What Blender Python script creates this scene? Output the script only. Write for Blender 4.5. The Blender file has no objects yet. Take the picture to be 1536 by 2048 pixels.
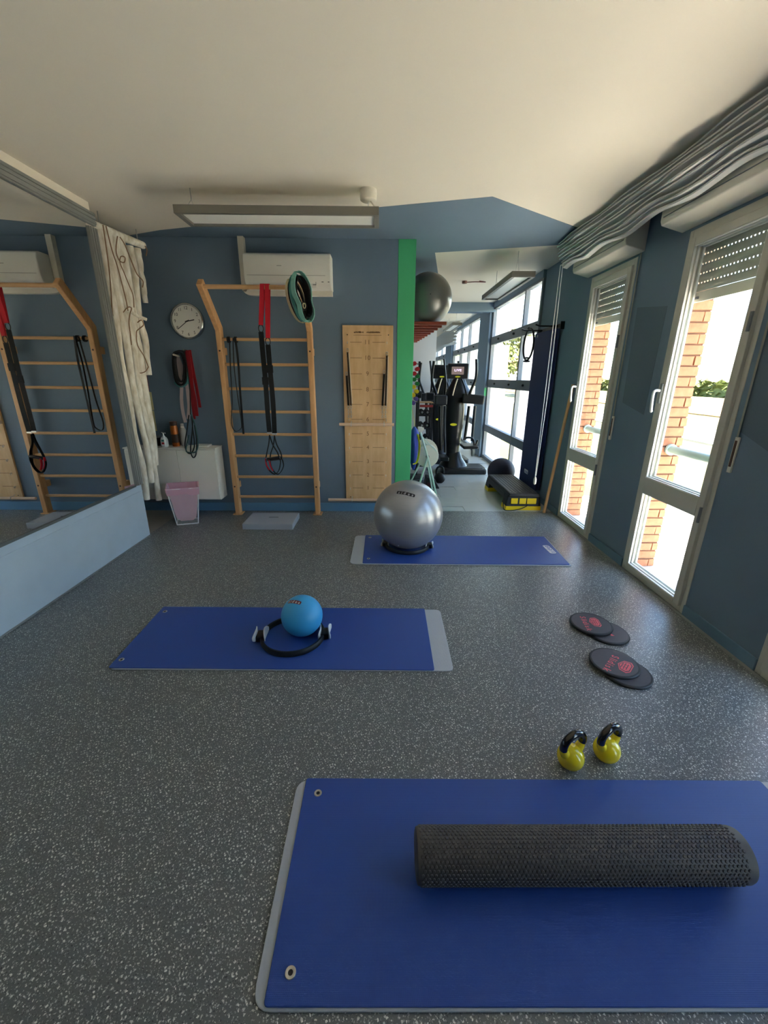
import bpy, bmesh, math, random
from mathutils import Vector, Matrix
random.seed(7)
V = Vector
sc = bpy.context.scene
col = sc.collection

# ---------------------------------------------------------------- camera
CAM_H, FPX = 1.5, 820.1
PITCH, YAW, ROLL = math.radians(18.22), math.radians(0.463), math.radians(0.403)
_f = V((math.sin(YAW)*math.cos(PITCH), math.cos(YAW)*math.cos(PITCH), -math.sin(PITCH)))
_r = V((math.cos(YAW), -math.sin(YAW), 0)); _u = _r.cross(_f)
CR = _r*math.cos(ROLL) + _u*math.sin(ROLL)
CU = _u*math.cos(ROLL) - _r*math.sin(ROLL)
CF = _f
CAM = V((0, 0, CAM_H))
cd = bpy.data.cameras.new('camera'); cam = bpy.data.objects.new('camera', cd); col.objects.link(cam)
cd.sensor_fit = 'VERTICAL'; cd.sensor_height = 36.0; cd.lens = FPX*36.0/2048.0
cd.clip_start = 0.05; cd.clip_end = 400
cam.matrix_world = Matrix(((CR.x, CU.x, -CF.x, CAM.x), (CR.y, CU.y, -CF.y, CAM.y), (CR.z, CU.z, -CF.z, CAM.z), (0, 0, 0, 1)))
sc.camera = cam

# ---------------------------------------------------------------- sky, sun, exposure
SUN_DIR = V((-0.02, -0.80, 0.60)).normalized()
w = bpy.data.worlds.new('sky'); sc.world = w; w.use_nodes = True
nt = w.node_tree; nt.nodes.clear()
wo = nt.nodes.new('ShaderNodeOutputWorld'); bg = nt.nodes.new('ShaderNodeBackground'); sk = nt.nodes.new('ShaderNodeTexSky')
sk.sky_type = 'NISHITA'; sk.sun_disc = False; sk.sun_elevation = math.asin(SUN_DIR.z)
sk.sun_rotation = math.atan2(SUN_DIR.x, SUN_DIR.y); sk.altitude = 50; sk.air_density = 1.0; sk.dust_density = 0.6; sk.ozone_density = 1.5
bg.inputs['Strength'].default_value = 0.28
nt.links.new(sk.outputs[0], bg.inputs[0]); nt.links.new(bg.outputs[0], wo.inputs[0])
sd = bpy.data.lights.new('sun_offscreen', 'SUN'); sun = bpy.data.objects.new('sun_offscreen', sd); col.objects.link(sun)
sd.energy = 24.0; sd.angle = math.radians(0.6); sd.color = (1.0, 0.91, 0.78)
sun.rotation_euler = (-SUN_DIR).to_track_quat('-Z', 'Y').to_euler(); sun.location = (8, -10, 12)
vs = sc.view_settings
vs.view_transform = 'Standard'; vs.look = 'None'; vs.gamma = 1.0; vs.use_curve_mapping = False
vs.exposure = 2.5
try:
    sc.cycles.use_denoising = True
    sc.cycles.max_bounces = 10; sc.cycles.diffuse_bounces = 6; sc.cycles.glossy_bounces = 4
    sc.cycles.transparent_max_bounces = 16; sc.cycles.sample_clamp_indirect = 6.0
    sc.cycles.caustics_reflective = True; sc.cycles.blur_glossy = 1.0; sc.cycles.caustics_refractive = False
except Exception:
    pass

# ---------------------------------------------------------------- pixel -> place
def ray(u, v): return CR*((u-768)/FPX) + CU*((1024-v)/FPX) + CF
def atz(u, v, z): d = ray(u, v); return CAM + d*((z-CAM_H)/d.z)
def aty(u, v, y): d = ray(u, v); return CAM + d*(y/d.y)
def atx(u, v, x): d = ray(u, v); return CAM + d*(x/d.x)

# ---------------------------------------------------------------- materials
def lin(c):
    return tuple((x/255/12.92 if x/255 <= .04045 else ((x/255+.055)/1.055)**2.4) for x in c)
MATS = {}
def mat(name, rgb, rough=.5, metal=0.0, noise=0.0, nscale=8.0, bump=0.0, bscale=200.0, stretch=None, spec=.5, emit=None, emits=0, coat=0.0, trans=0.0, alpha=1.0, rgb2=None):
    if name in MATS: return MATS[name]
    m = bpy.data.materials.new(name); m.use_nodes = True
    n = m.node_tree.nodes; l = m.node_tree.links
    b = n['Principled BSDF']
    c = lin(rgb)
    b.inputs['Base Color'].default_value = (*c, 1); b.inputs['Roughness'].default_value = rough
    b.inputs['Metallic'].default_value = metal; b.inputs['Specular IOR Level'].default_value = spec
    b.inputs['Coat Weight'].default_value = coat; b.inputs['Alpha'].default_value = alpha
    if emit:
        b.inputs['Emission Color'].default_value = (*lin(emit), 1); b.inputs['Emission Strength'].default_value = emits
    if noise or bump or rgb2:
        tc = n.new('ShaderNodeTexCoord'); mp = n.new('ShaderNodeMapping')
        l.new(tc.outputs['Object'], mp.inputs[0])
        if stretch: mp.inputs['Scale'].default_value = stretch
    if noise or rgb2:
        t = n.new('ShaderNodeTexNoise'); t.inputs['Scale'].default_value = nscale; t.inputs['Detail'].default_value = 5
        l.new(mp.outputs[0], t.inputs['Vector'])
        r = n.new('ShaderNodeValToRGB'); l.new(t.outputs['Fac'], r.inputs[0])
        r.color_ramp.elements[0].position = .3; r.color_ramp.elements[1].position = .7
        if rgb2:
            r.color_ramp.elements[0].color = (*lin(rgb2), 1); r.color_ramp.elements[1].color = (*c, 1)
        else:
            r.color_ramp.elements[0].color = (*[x*(1-noise) for x in c], 1); r.color_ramp.elements[1].color = (*[min(1, x*(1+noise)) for x in c], 1)
        l.new(r.outputs[0], b.inputs['Base Color'])
    if bump:
        t2 = n.new('ShaderNodeTexNoise'); t2.inputs['Scale'].default_value = bscale; t2.inputs['Detail'].default_value = 3
        l.new(mp.outputs[0], t2.inputs['Vector'])
        bp = n.new('ShaderNodeBump'); bp.inputs['Strength'].default_value = bump; bp.inputs['Distance'].default_value = .004
        l.new(t2.outputs['Fac'], bp.inputs['Height']); l.new(bp.outputs[0], b.inputs['Normal'])
    MATS[name] = m
    return m
WALL_BLUE = (109, 129, 147)
M_wall = mat('slate_blue_paint', WALL_BLUE, .7, noise=.03, nscale=3, bump=.08, bscale=180)
M_wall2 = mat('darker_slate', (94, 110, 124), .7, bump=.08, bscale=180)
M_ceil = mat('ceiling_white', (234, 225, 210), .85, noise=.015, nscale=1.2, bump=.05, bscale=150)
M_green = mat('green_paint', (72, 182, 122), .6, bump=.05, bscale=180)
M_panel = mat('pale_blue_board', (190, 204, 217), .55, noise=.04, nscale=6, bump=.05, bscale=40)
M_white = mat('white_lacquer', (236, 233, 224), .45)
M_cream = mat('cream_plastic', (226, 220, 206), .45)
M_alu = mat('grey_aluminium', (150, 152, 150), .4, .35)
M_frame = mat('window_frame_grey', (196, 193, 182), .5)
M_frame2 = mat('dark_frame_grey', (122, 126, 132), .5)
M_offw = mat('frame_white', (238, 238, 234), .4)
M_wood = mat('beech', (222, 174, 122), .5, rgb2=(206, 152, 100), nscale=3, stretch=(14, 14, 1.2), bump=.03)
M_woodx = mat('beech_rail', (222, 176, 126), .5, rgb2=(206, 156, 106), nscale=3, stretch=(1.2, 14, 14))
M_ply = mat('birch_plywood', (228, 190, 142), .55, rgb2=(210, 168, 118), nscale=2.6, stretch=(7, 1, 1.6), bump=.02)
M_engr = mat('engraved_brown', (138, 98, 60), .7)
M_black = mat('black_rubber', (22, 22, 24), .55)
M_blk2 = mat('black_plastic', (26, 27, 30), .35)
M_blkfab = mat('black_webbing', (16, 16, 19), .85, bump=.2, bscale=600)
M_red = mat('red_webbing', (205, 24, 44), .8, bump=.2, bscale=600)
M_steel = mat('steel', (200, 198, 192), .28, 1.0)
M_teal = mat('teal_rubber', (70, 150, 145), .6)
M_tealL = mat('pale_teal_rubber', (140, 205, 190), .6)
M_yel = mat('yellow_enamel', (238, 214, 22), .25, coat=.6)
M_mat = mat('mat_blue_base', (38, 70, 168), .6)
M_grey = mat('mat_grey', (178, 184, 190), .7, bump=.25, bscale=130, stretch=(1, .25, 1))
M_white2 = mat('print_white', (240, 240, 240), .5)
M_blkprint = mat('print_black', (18, 18, 20), .5)
M_pink = mat('print_pink_red', (226, 92, 104), .6)
M_wine = mat('print_wine', (120, 24, 44), .5)
M_yelplas = mat('yellow_plastic', (240, 205, 20), .4)
M_navy = mat('navy_vinyl', (22, 38, 92), .55)
M_lam = mat('grey_laminate', (196, 198, 196), .38, noise=.06, nscale=5, stretch=(1.0, 9, 1))

def mirror_mat():
    m = bpy.data.materials.new('mirror_glass'); m.use_nodes = True; b = m.node_tree.nodes['Principled BSDF']
    b.inputs['Base Color'].default_value = (.86, .875, .87, 1); b.inputs['Metallic'].default_value = 1; b.inputs['Roughness'].default_value = .005
    return m
M_mirror = mirror_mat()
def glass_mat():
    m = bpy.data.materials.new('window_glass'); m.use_nodes = True; n = m.node_tree.nodes; l = m.node_tree.links; n.clear()
    o = n.new('ShaderNodeOutputMaterial'); mx = n.new('ShaderNodeMixShader'); t = n.new('ShaderNodeBsdfTransparent'); g = n.new('ShaderNodeBsdfGlossy'); fr = n.new('ShaderNodeFresnel')
    fr.inputs[0].default_value = 1.25; t.inputs[0].default_value = (.96, .98, .97, 1); g.inputs['Roughness'].default_value = .0
    ge = n.new('ShaderNodeNewGeometry'); iv = n.new('ShaderNodeMath'); iv.operation = 'SUBTRACT'; iv.inputs[0].default_value = 1; l.new(ge.outputs['Backfacing'], iv.inputs[1])
    mu = n.new('ShaderNodeMath'); mu.operation = 'MULTIPLY'; l.new(fr.outputs[0], mu.inputs[0]); l.new(iv.outputs[0], mu.inputs[1])
    l.new(mu.outputs[0], mx.inputs[0]); l.new(t.outputs[0], mx.inputs[1]); l.new(g.outputs[0], mx.inputs[2]); l.new(mx.outputs[0], o.inputs[0])
    return m
M_glass = glass_mat()
def floor_mat():
    m = bpy.data.materials.new('speckled_rubber'); m.use_nodes = True; n = m.node_tree.nodes; l = m.node_tree.links; b = n['Principled BSDF']
    tc = n.new('ShaderNodeTexCoord')
    base = lin((104, 108, 107)); cur = None
    nz = n.new('ShaderNodeTexNoise'); nz.inputs['Scale'].default_value = 190; nz.inputs['Detail'].default_value = 2
    l.new(tc.outputs['Object'], nz.inputs['Vector'])
    sub = n.new('ShaderNodeVectorMath'); sub.operation = 'SUBTRACT'; sub.inputs[1].default_value = (.5, .5, .5); l.new(nz.outputs['Color'], sub.inputs[0])
    scl = n.new('ShaderNodeVectorMath'); scl.operation = 'SCALE'; scl.inputs['Scale'].default_value = .009; l.new(sub.outputs[0], scl.inputs[0])
    add = n.new('ShaderNodeVectorMath'); add.operation = 'ADD'; l.new(tc.outputs['Object'], add.inputs[0]); l.new(scl.outputs[0], add.inputs[1])
    rgb = n.new('ShaderNodeRGB'); rgb.outputs[0].default_value = (*base, 1); cur = rgb.outputs[0]
    for sc_, a, c_, col_ in ((100, .02, .31, (240, 242, 234)), (150, .05, .34, (172, 176, 172)), (130, .0, .26, (66, 70, 72))):
        v = n.new('ShaderNodeTexVoronoi'); v.inputs['Scale'].default_value = sc_; v.voronoi_dimensions = '2D'
        mpn = n.new('ShaderNodeMapping'); mpn.inputs['Location'].default_value = (sc_*.013, sc_*.027, 0); mpn.inputs['Rotation'].default_value = (0, 0, sc_)
        l.new(add.outputs[0], mpn.inputs[0]); l.new(mpn.outputs[0], v.inputs['Vector'])
        sp = n.new('ShaderNodeSeparateColor'); l.new(v.outputs['Color'], sp.inputs[0])
        mr = n.new('ShaderNodeMapRange'); mr.inputs['From Min'].default_value = .25; mr.inputs['From Max'].default_value = 1; mr.inputs['To Min'].default_value = a; mr.inputs['To Max'].default_value = c_
        l.new(sp.outputs[0], mr.inputs[0])
        lt = n.new('ShaderNodeMath'); lt.operation = 'LESS_THAN'; l.new(v.outputs['Distance'], lt.inputs[0]); l.new(mr.outputs[0], lt.inputs[1])
        mu = n.new('ShaderNodeMath'); mu.operation = 'MULTIPLY'; l.new(lt.outputs[0], mu.inputs[0]); mr2 = n.new('ShaderNodeMapRange'); mr2.inputs['To Min'].default_value = .5; l.new(sp.outputs[1], mr2.inputs[0]); l.new(mr2.outputs[0], mu.inputs[1])
        mx = n.new('ShaderNodeMixRGB'); mx.inputs[2].default_value = (*lin(col_), 1); l.new(mu.outputs[0], mx.inputs[0]); l.new(cur, mx.inputs[1]); cur = mx.outputs[0]
    l.new(cur, b.inputs['Base Color']); b.inputs['Roughness'].default_value = .31; b.inputs['Specular IOR Level'].default_value = .45
    bn = n.new('ShaderNodeTexNoise'); bn.inputs['Scale'].default_value = 260; l.new(tc.outputs['Object'], bn.inputs['Vector'])
    bp = n.new('ShaderNodeBump'); bp.inputs['Strength'].default_value = .25; bp.inputs['Distance'].default_value = .003; l.new(bn.outputs['Fac'], bp.inputs['Height']); l.new(bp.outputs[0], b.inputs['Normal'])
    return m
M_floor = floor_mat()
def ribbed_mat():
    m = bpy.data.materials.new('ribbed_blue_mat'); m.use_nodes = True; n = m.node_tree.nodes; l = m.node_tree.links; b = n['Principled BSDF']
    tc = n.new('ShaderNodeTexCoord')
    b.inputs['Base Color'].default_value = (*lin((41, 77, 156)), 1); b.inputs['Roughness'].default_value = .44; b.inputs['Specular IOR Level'].default_value = .45
    w1 = n.new('ShaderNodeTexWave'); w1.inputs['Scale'].default_value = 130; w1.bands_direction = 'X'; w1.inputs['Distortion'].default_value = .6; w1.inputs['Detail'].default_value = 1
    w2 = n.new('ShaderNodeTexWave'); w2.inputs['Scale'].default_value = 95; w2.bands_direction = 'Y'; w2.inputs['Distortion'].default_value = .6
    l.new(tc.outputs['Object'], w1.inputs[0]); l.new(tc.outputs['Object'], w2.inputs[0])
    mu = n.new('ShaderNodeMath'); mu.operation = 'MULTIPLY'; l.new(w1.outputs['Fac'], mu.inputs[0]); l.new(w2.outputs['Fac'], mu.inputs[1])
    bp = n.new('ShaderNodeBump'); bp.inputs['Strength'].default_value = .35; bp.inputs['Distance'].default_value = .003; l.new(mu.outputs[0], bp.inputs['Height']); l.new(bp.outputs[0], b.inputs['Normal'])
    return m
M_matblue = ribbed_mat()
def brick_mat():
    m = mat('warm_brick', (158, 104, 74), .85, noise=.22, nscale=14, bump=.4, bscale=60); return m
M_brick = brick_mat()
M_mortar = mat('mortar', (112, 80, 62), .9, bump=.3, bscale=120)

# ---------------------------------------------------------------- mesh helpers
class MB:
    def __init__(s): s.v = []; s.f = []
    def add(s, vs, fs):
        o = len(s.v); s.v += [V(p) for p in vs]; s.f += [tuple(i+o for i in f) for f in fs]; return s
    def obox(s, c, ax, ay, az):
        c, ax, ay, az = V(c), V(ax), V(ay), V(az)
        vs = [c+ax*i+ay*j+az*k for i in (-1, 1) for j in (-1, 1) for k in (-1, 1)]
        fs = [(0, 1, 3, 2), (4, 6, 7, 5), (0, 4, 5, 1), (2, 3, 7, 6), (0, 2, 6, 4), (1, 5, 7, 3)]
        if ax.cross(ay).dot(az) < 0: fs = [f[::-1] for f in fs]
        return s.add(vs, fs)
    def box(s, x0, x1, y0, y1, z0, z1):
        return s.obox(((x0+x1)/2, (y0+y1)/2, (z0+z1)/2), ((x1-x0)/2, 0, 0), (0, (y1-y0)/2, 0), (0, 0, (z1-z0)/2))
    def beam(s, a, b, wx, wy, up=(0, 0, 1)):      # a rectangular bar from a to b
        a, b = V(a), V(b); d = (b-a); L = d.length; d.normalize(); up = V(up)
        x = d.cross(up)
        if x.length < 1e-4: x = d.cross(V((1, 0, 0)))
        x.normalize(); y = d.cross(x).normalized()
        return s.obox((a+b)/2, x*wx/2, y*wy/2, d*L/2)
    def sweep(s, pts, prof, closed=False, cap=True, up=None, ups=None):   # prof: list of (a,b) in the (side,normal) frame
        pts = [V(p) for p in pts]; n = len(pts); k = len(prof); rings = []
        prev = None
        for i, p in enumerate(pts):
            if closed: t = pts[(i+1) % n]-pts[i-1]
            else: t = pts[min(i+1, n-1)]-pts[max(i-1, 0)]
            t.normalize()
            if ups is not None: u0 = V(ups[i])
            elif up is not None: u0 = V(up)
            else:
                u0 = prev if prev is not None else (V((0, 0, 1)) if abs(t.z) < .9 else V((1, 0, 0)))
            sd_ = t.cross(u0)
            if sd_.length < 1e-5: sd_ = t.cross(V((.3, .7, .2)))
            sd_.normalize(); nn = sd_.cross(t).normalized(); prev = nn
            pr = prof[i] if isinstance(prof[0], list) else prof
            rings.append([p+sd_*a+nn*b for a, b in pr])
        k = len(rings[0]); vs = [q for r in rings for q in r]; fs = []
        for i in range(n if closed else n-1):
            j = (i+1) % n
            for q in range(k): fs.append((i*k+q, i*k+(q+1) % k, j*k+(q+1) % k, j*k+q))
        if cap and not closed: fs.append(tuple(range(k))[::-1]); fs.append(tuple((n-1)*k+q for q in range(k)))
        return s.add(vs, fs)
    def tube(s, pts, r, n=8, closed=False, cap=True):
        if isinstance(r, (list, tuple)):
            prof = [[(rr*math.cos(2*math.pi*q/n), rr*math.sin(2*math.pi*q/n)) for q in range(n)] for rr in r]
        else: prof = [(r*math.cos(2*math.pi*q/n), r*math.sin(2*math.pi*q/n)) for q in range(n)]
        return s.sweep(pts, prof, closed, cap)
    def ribbon(s, pts, wdir, wd, t=.002, closed=False):       # width along wdir
        pr = [(-t/2, -wd/2), (t/2, -wd/2), (t/2, wd/2), (-t/2, wd/2)]
        return s.sweep(pts, pr, closed, True, up=wdir)
    def lathe(s, prof, c=(0, 0, 0), n=24, m=None, capb=True, capt=True):
        c = V(c); vs = []; fs = []; k = len(prof)
        for r, z in prof:
            for q in range(n):
                p = V((r*math.cos(2*math.pi*q/n), r*math.sin(2*math.pi*q/n), z))
                vs.append(c+(m @ p if m else p))
        for i in range(k-1):
            for q in range(n): fs.append((i*n+q, i*n+(q+1) % n, (i+1)*n+(q+1) % n, (i+1)*n+q))
        if capb: fs.append(tuple(range(n))[::-1])
        if capt: fs.append(tuple((k-1)*n+q for q in range(n)))
        return s.add(vs, fs)
    def cyl(s, a, b, r, n=16, r2=None):
        a, b = V(a), V(b); d = b-a; m = d.to_track_quat('Z', 'Y').to_matrix()
        return s.lathe([(r, 0), (r2 if r2 is not None else r, d.length)], a, n, m)
    def sphere(s, c, r, n=32, k=16, sx=1, sy=1, sz=1):
        c = V(c); vs = [c+V((0, 0, -r*sz))]; fs = []
        for i in range(1, k):
            a = -math.pi/2+math.pi*i/k
            for q in range(n): vs.append(c+V((r*sx*math.cos(a)*math.cos(2*math.pi*q/n), r*sy*math.cos(a)*math.sin(2*math.pi*q/n), r*sz*math.sin(a))))
        vs.append(c+V((0, 0, r*sz))); T = len(vs)-1
        for q in range(n): fs.append((0, 1+(q+1) % n, 1+q)); fs.append((T, 1+(k-2)*n+q, 1+(k-2)*n+(q+1) % n))
        for i in range(k-2):
            for q in range(n): fs.append((1+i*n+q, 1+i*n+(q+1) % n, 1+(i+1)*n+(q+1) % n, 1+(i+1)*n+q))
        return s.add(vs, fs)
    def torus(s, c, R, r, m=None, n=40, k=10, ry=None):
        c = V(c); m = m or Matrix.Identity(3); vs = []; fs = []
        for i in range(n):
            a = 2*math.pi*i/n
            for q in range(k):
                b = 2*math.pi*q/k; rr = R+r*math.cos(b)
                vs.append(c+m @ V((rr*math.cos(a), rr*math.sin(a)*(ry or 1), r*math.sin(b))))
        for i in range(n):
            for q in range(k): fs.append((i*k+q, ((i+1) % n)*k+q, ((i+1) % n)*k+(q+1) % k, i*k+(q+1) % k))
        return s.add(vs, fs)
    def prism(s, poly, vec):
        poly = [V(p) for p in poly]; vec = V(vec); n = len(poly)
        nrm = V((0, 0, 0))
        for i in range(n): nrm += poly[i].cross(poly[(i+1) % n])
        if nrm.dot(vec) < 0: poly = poly[::-1]
        fs = [tuple(range(n))[::-1], tuple(n+i for i in range(n))]+[(i, (i+1) % n, n+(i+1) % n, n+i) for i in range(n)]
        return s.add(poly+[p+vec for p in poly], fs)
    def mapped(s, fn): s.v = [V(fn(p)) for p in s.v]; return s

ORG = {}
def finish_mesh(name, mb, org, smooth, material):
    me = bpy.data.meshes.new(name)
    me.from_pydata([tuple(p-org) for p in mb.v], [], mb.f); me.validate(); me.update()
    if smooth:
        me.shade_smooth(); me.set_sharp_from_angle(angle=math.radians(40))
    if material: me.materials.append(material)
    return me
def setp(o, label=None, cat=None, group=None, kind=None):
    if label: o['label'] = label
    if cat: o['category'] = cat
    if group: o['group'] = group
    if kind: o['kind'] = kind
    return o
def obj(name, mb, material, parent=None, smooth=False, bevel=0, seg=2, label=None, cat=None, group=None, kind=None):
    if parent is not None: org = ORG[parent]
    else:
        xs = [p.x for p in mb.v]; ys = [p.y for p in mb.v]; zs = [p.z for p in mb.v]
        org = V(((min(xs)+max(xs))/2, (min(ys)+max(ys))/2, min(zs)))
    me = finish_mesh(name, mb, org, smooth, material)
    o = bpy.data.objects.new(name, me); col.objects.link(o); ORG[o] = org
    if parent is not None: o.parent = parent
    else: o.location = org
    if bevel:
        b = o.modifiers.new('bevel', 'BEVEL'); b.width = bevel; b.segments = seg; b.limit_method = 'ANGLE'; b.angle_limit = math.radians(35); b.harden_normals = False
        if not smooth:
            me.shade_smooth(); me.set_sharp_from_angle(angle=math.radians(40))
    return setp(o, label, cat, group, kind)
def shared(name, me, loc, parent, rot=None):
    o = bpy.data.objects.new(name, me); col.objects.link(o)
    o.location = V(loc)-(ORG[parent] if parent else V((0, 0, 0)))
    if parent: o.parent = parent
    if rot: o.rotation_euler = rot
    ORG[o] = V(loc); return o
def thing(name, label, cat, loc, group=None, kind=None):
    o = bpy.data.objects.new(name, None); col.objects.link(o); o.location = V(loc); o.empty_display_size = .1; ORG[o] = V(loc)
    return setp(o, label, cat, group, kind)
def copy_tree(o, delta, parent=None, label=None):
    c = o.copy(); col.objects.link(c); c.parent = parent; ORG[c] = ORG[o]+V(delta)
    if parent is None: c.location = o.location+V(delta)
    if label: c['label'] = label
    for ch in [x for x in bpy.data.objects if x.parent is o]: copy_tree(ch, delta, c)
    return c
def arc(c, r, a0, a1, n, ax, ay):
    c, ax, ay = V(c), V(ax), V(ay)
    return [c+ax*(r*math.cos(a0+(a1-a0)*i/n))+ay*(r*math.sin(a0+(a1-a0)*i/n)) for i in range(n+1)]
def smoothpath(pts, n=6):      # Catmull-Rom
    pts = [V(p) for p in pts]; out = []
    for i in range(len(pts)-1):
        p0 = pts[max(i-1, 0)]; p1 = pts[i]; p2 = pts[i+1]; p3 = pts[min(i+2, len(pts)-1)]
        for k in range(n):
            t = k/n; out.append(.5*((2*p1)+(p2-p0)*t+(2*p0-5*p1+4*p2-p3)*t*t+(3*p1-p0-3*p2+p3)*t*t*t))
    out.append(pts[-1]); return out
def roundrect(w, h, r, n=5):
    out = []
    for cx, cy, a in ((w/2-r, h/2-r, 0), (-w/2+r, h/2-r, 90), (-w/2+r, -h/2+r, 180), (w/2-r, -h/2+r, 270)):
        for i in range(n+1):
            t = math.radians(a+90*i/n); out.append((cx+r*math.cos(t), cy+r*math.sin(t)))
    return out
def text_mesh(body, size, depth=0.0, bold=0.0):
    cu = bpy.data.curves.new('t', 'FONT'); cu.body = body; cu.size = size; cu.align_x = 'CENTER'; cu.align_y = 'CENTER'; cu.extrude = depth; cu.offset = bold; cu.resolution_u = 3
    o = bpy.data.objects.new('t', cu); col.objects.link(o)
    dg = bpy.context.evaluated_depsgraph_get(); dg.update()
    me = bpy.data.meshes.new_from_object(o.evaluated_get(dg))
    mb = MB(); mb.add([v.co.copy() for v in me.vertices], [tuple(p.vertices) for p in me.polygons])
    bpy.data.objects.remove(o); bpy.data.meshes.remove(me); bpy.data.curves.remove(cu)
    return mb
def place(mb, o, ax, ay, az=(0, 0, 0)):
    o, ax, ay, az = V(o), V(ax), V(ay), V(az)
    return mb.mapped(lambda p: o+ax*p.x+ay*p.y+az*p.z)

# ================================================================ SETTING
XL, XR, YB, ZC = -2.27, 2.03, 4.59, 2.769
YF = -2.3
S = 'structure'
obj('floor', MB().box(-2.30, 2.10, YF, 4.60, -.06, 0), M_floor, kind=S, label='dark grey rubber floor flecked with white', cat='floor')
# rear laminate: each board its own piece near the camera
fr = obj('floor_rear', MB().box(-1.7, 2.10, 4.60, 18.2, -.06, -.006), M_lam, kind=S, label='pale grey laminate floor of the rear room', cat='floor')
plank_me = finish_mesh('plank', MB().box(-.5995, .5995, -.0946, .0946, -.0058, 0), V((0, 0, 0)), False, M_lam)
for r in range(18):
    y = 4.60+.095+r*.19; off = (r*.47) % 1.2
    for k in range(-1, 4):
        x = -.2+k*1.2-off+.6
        if x-.6 < .0 or x+.6 > 2.62 : continue
        if x+.6 > 2.04:
            L = 2.03-(x-.6)
            if L < .15: continue
            me = finish_mesh('plank', MB().box(-L/2+.001, L/2-.001, -.0946, .0946, -.0058, 0), V((0, 0, 0)), False, M_lam)
            shared('plank', me, (x-.6+L/2, y, 0), fr)
        else: shared('plank', plank_me, (x, y, 0), fr)
obj('floor_recess', MB().box(-3.3, -2.30, 3.3, 4.60, -.06, -.004), mat('beige_tile', (168, 160, 146), .5, noise=.06), kind=S, label='beige floor strip behind the mirror wall', cat='floor')

ceil = obj('ceiling', MB().box(-3.3, 2.29, YF, 8.06, ZC, ZC+.12), M_ceil, kind=S, label='cream white ceiling', cat='ceiling')
cp = [atz(u, v, ZC) for u, v in ((320, 460), (760, 414), (985, 393), (1160, 457))]
cq = [atz(u, v, ZC) for u, v in ((1115, 490), (870, 505), (878, 560), (893, 590), (898, 604))]
poly = [V((-3.2, 4.60, ZC)), V((-2.47, 4.585, ZC))]+cp+[V((2.03, 4.44, ZC)), V((2.03, 4.66, ZC))]+cq+[V((-.5, 8.05, ZC)), V((-.5, 4.60, ZC))]
obj('blue_paint', MB().prism([(p.x, p.y, ZC) for p in poly], (0, 0, -.0015)), M_wall, ceil, label='slate blue painted shape on the ceiling')
obj('ceiling_rear', MB().box(-1.7, 2.29, 8.06, 18.2, ZC+.001, ZC+.12), M_ceil, kind=S, label='white ceiling beyond the blue beam', cat='ceiling')
obj('trim_1', MB().box(-1.6, 2.03, 8.05, 8.25, 2.615, ZC), M_wall, kind=S, label='slate blue ceiling beam at the end of the rear room', cat='beam')

wb = obj('wall_back', MB().box(-3.3, .159, YB, 4.75, 0, ZC), M_wall, kind=S, label='slate blue back wall behind the climbing bars', cat='wall')
obj('wall_pillar', MB().box(.159, .333, YB-.004, 5.20, 0, ZC), M_green, kind=S, bevel=.004, label='bright green pillar at the end of the blue wall', cat='pillar')
obj('baseboard_back', MB().box(-3.2, .159, YB-.014, YB, 0, .10), mat('skirting_blue', (96, 142, 178), .5), kind=S, bevel=.004, label='blue skirting along the back wall', cat='baseboard')
obj('wall_recess', MB().box(-3.3, -3.2, 3.3, YB, 0, ZC), M_wall, kind=S, label='blue side wall of the recess behind the mirror', cat='wall')
obj('wall_recess_near', MB().box(-3.2, -2.40, 3.2, 3.3, 0, ZC), M_wall, kind=S, label='blue near wall of the recess behind the mirror', cat='wall')
obj('wall_front', MB().box(-2.5, 2.29, YF-.1, YF, 0, ZC), M_wall, kind=S, label='slate blue wall behind the viewer', cat='wall')
# rear room shell
obj('wall_rear', MB().box(-1.6, 1.0, 8.06, 8.18, 0, 2.615), mat('pale_grey_paint', (206, 204, 203), .7, bump=.05), kind=S, label='pale grey partition wall behind the dumbbells', cat='wall')
obj('wall_rear_left', MB().box(-1.7, -1.6, 4.75, 18.2, 0, ZC), mat('pale_grey_paint', (206, 204, 203)), kind=S, label='pale wall on the hidden side of the rear room', cat='wall')
obj('wall_far', MB().box(-1.6, 2.29, 18.0, 18.1, 0, ZC), M_wall, kind=S, label='far end wall of the building', cat='wall')

# ---- right wall with tall windows
WIN = [(3.70, 4.45), (2.385, 3.12), (1.09, 1.83), (-.22, .52)]
HEAD = 2.42
piers = [(YF, -.22), (.52, 1.09), (1.83, 2.385), (3.12, 3.70), (4.45, 5.70)]
mb = MB()
for a, b in piers: mb.box(XR, 2.10, a, b, 0, HEAD)
mb.box(XR, 2.10, YF, 5.70, HEAD, ZC)
wr = obj('wall_right', mb, M_wall, kind=S, label='slate blue window wall with tall narrow windows', cat='wall')
mb = MB()
for a, b in piers: mb.box(2.102, 2.28, a-.0, b, -.15, HEAD)
mb.box(2.102, 2.28, YF, 5.70, HEAD, 3.0)
obj('mortar', mb, M_mortar, wr)
mb = MB()
for a, b in ((8.10, 8.9), (12.3, 13.4), (17.3, 18.0)): mb.box(1.95, 2.12, a, b, 0, ZC)
mb.box(1.99, 2.12, 5.70, 18.0, 2.68, ZC)
wrr = obj('wall_right_rear', mb, M_wall, kind=S, label='blue piers between the rear windows', cat='wall')
obj('green_patch', MB().box(1.951, 2.03, 8.096, 8.0995, 1.17, 1.32), M_green, wrr, label='small green patch')
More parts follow.
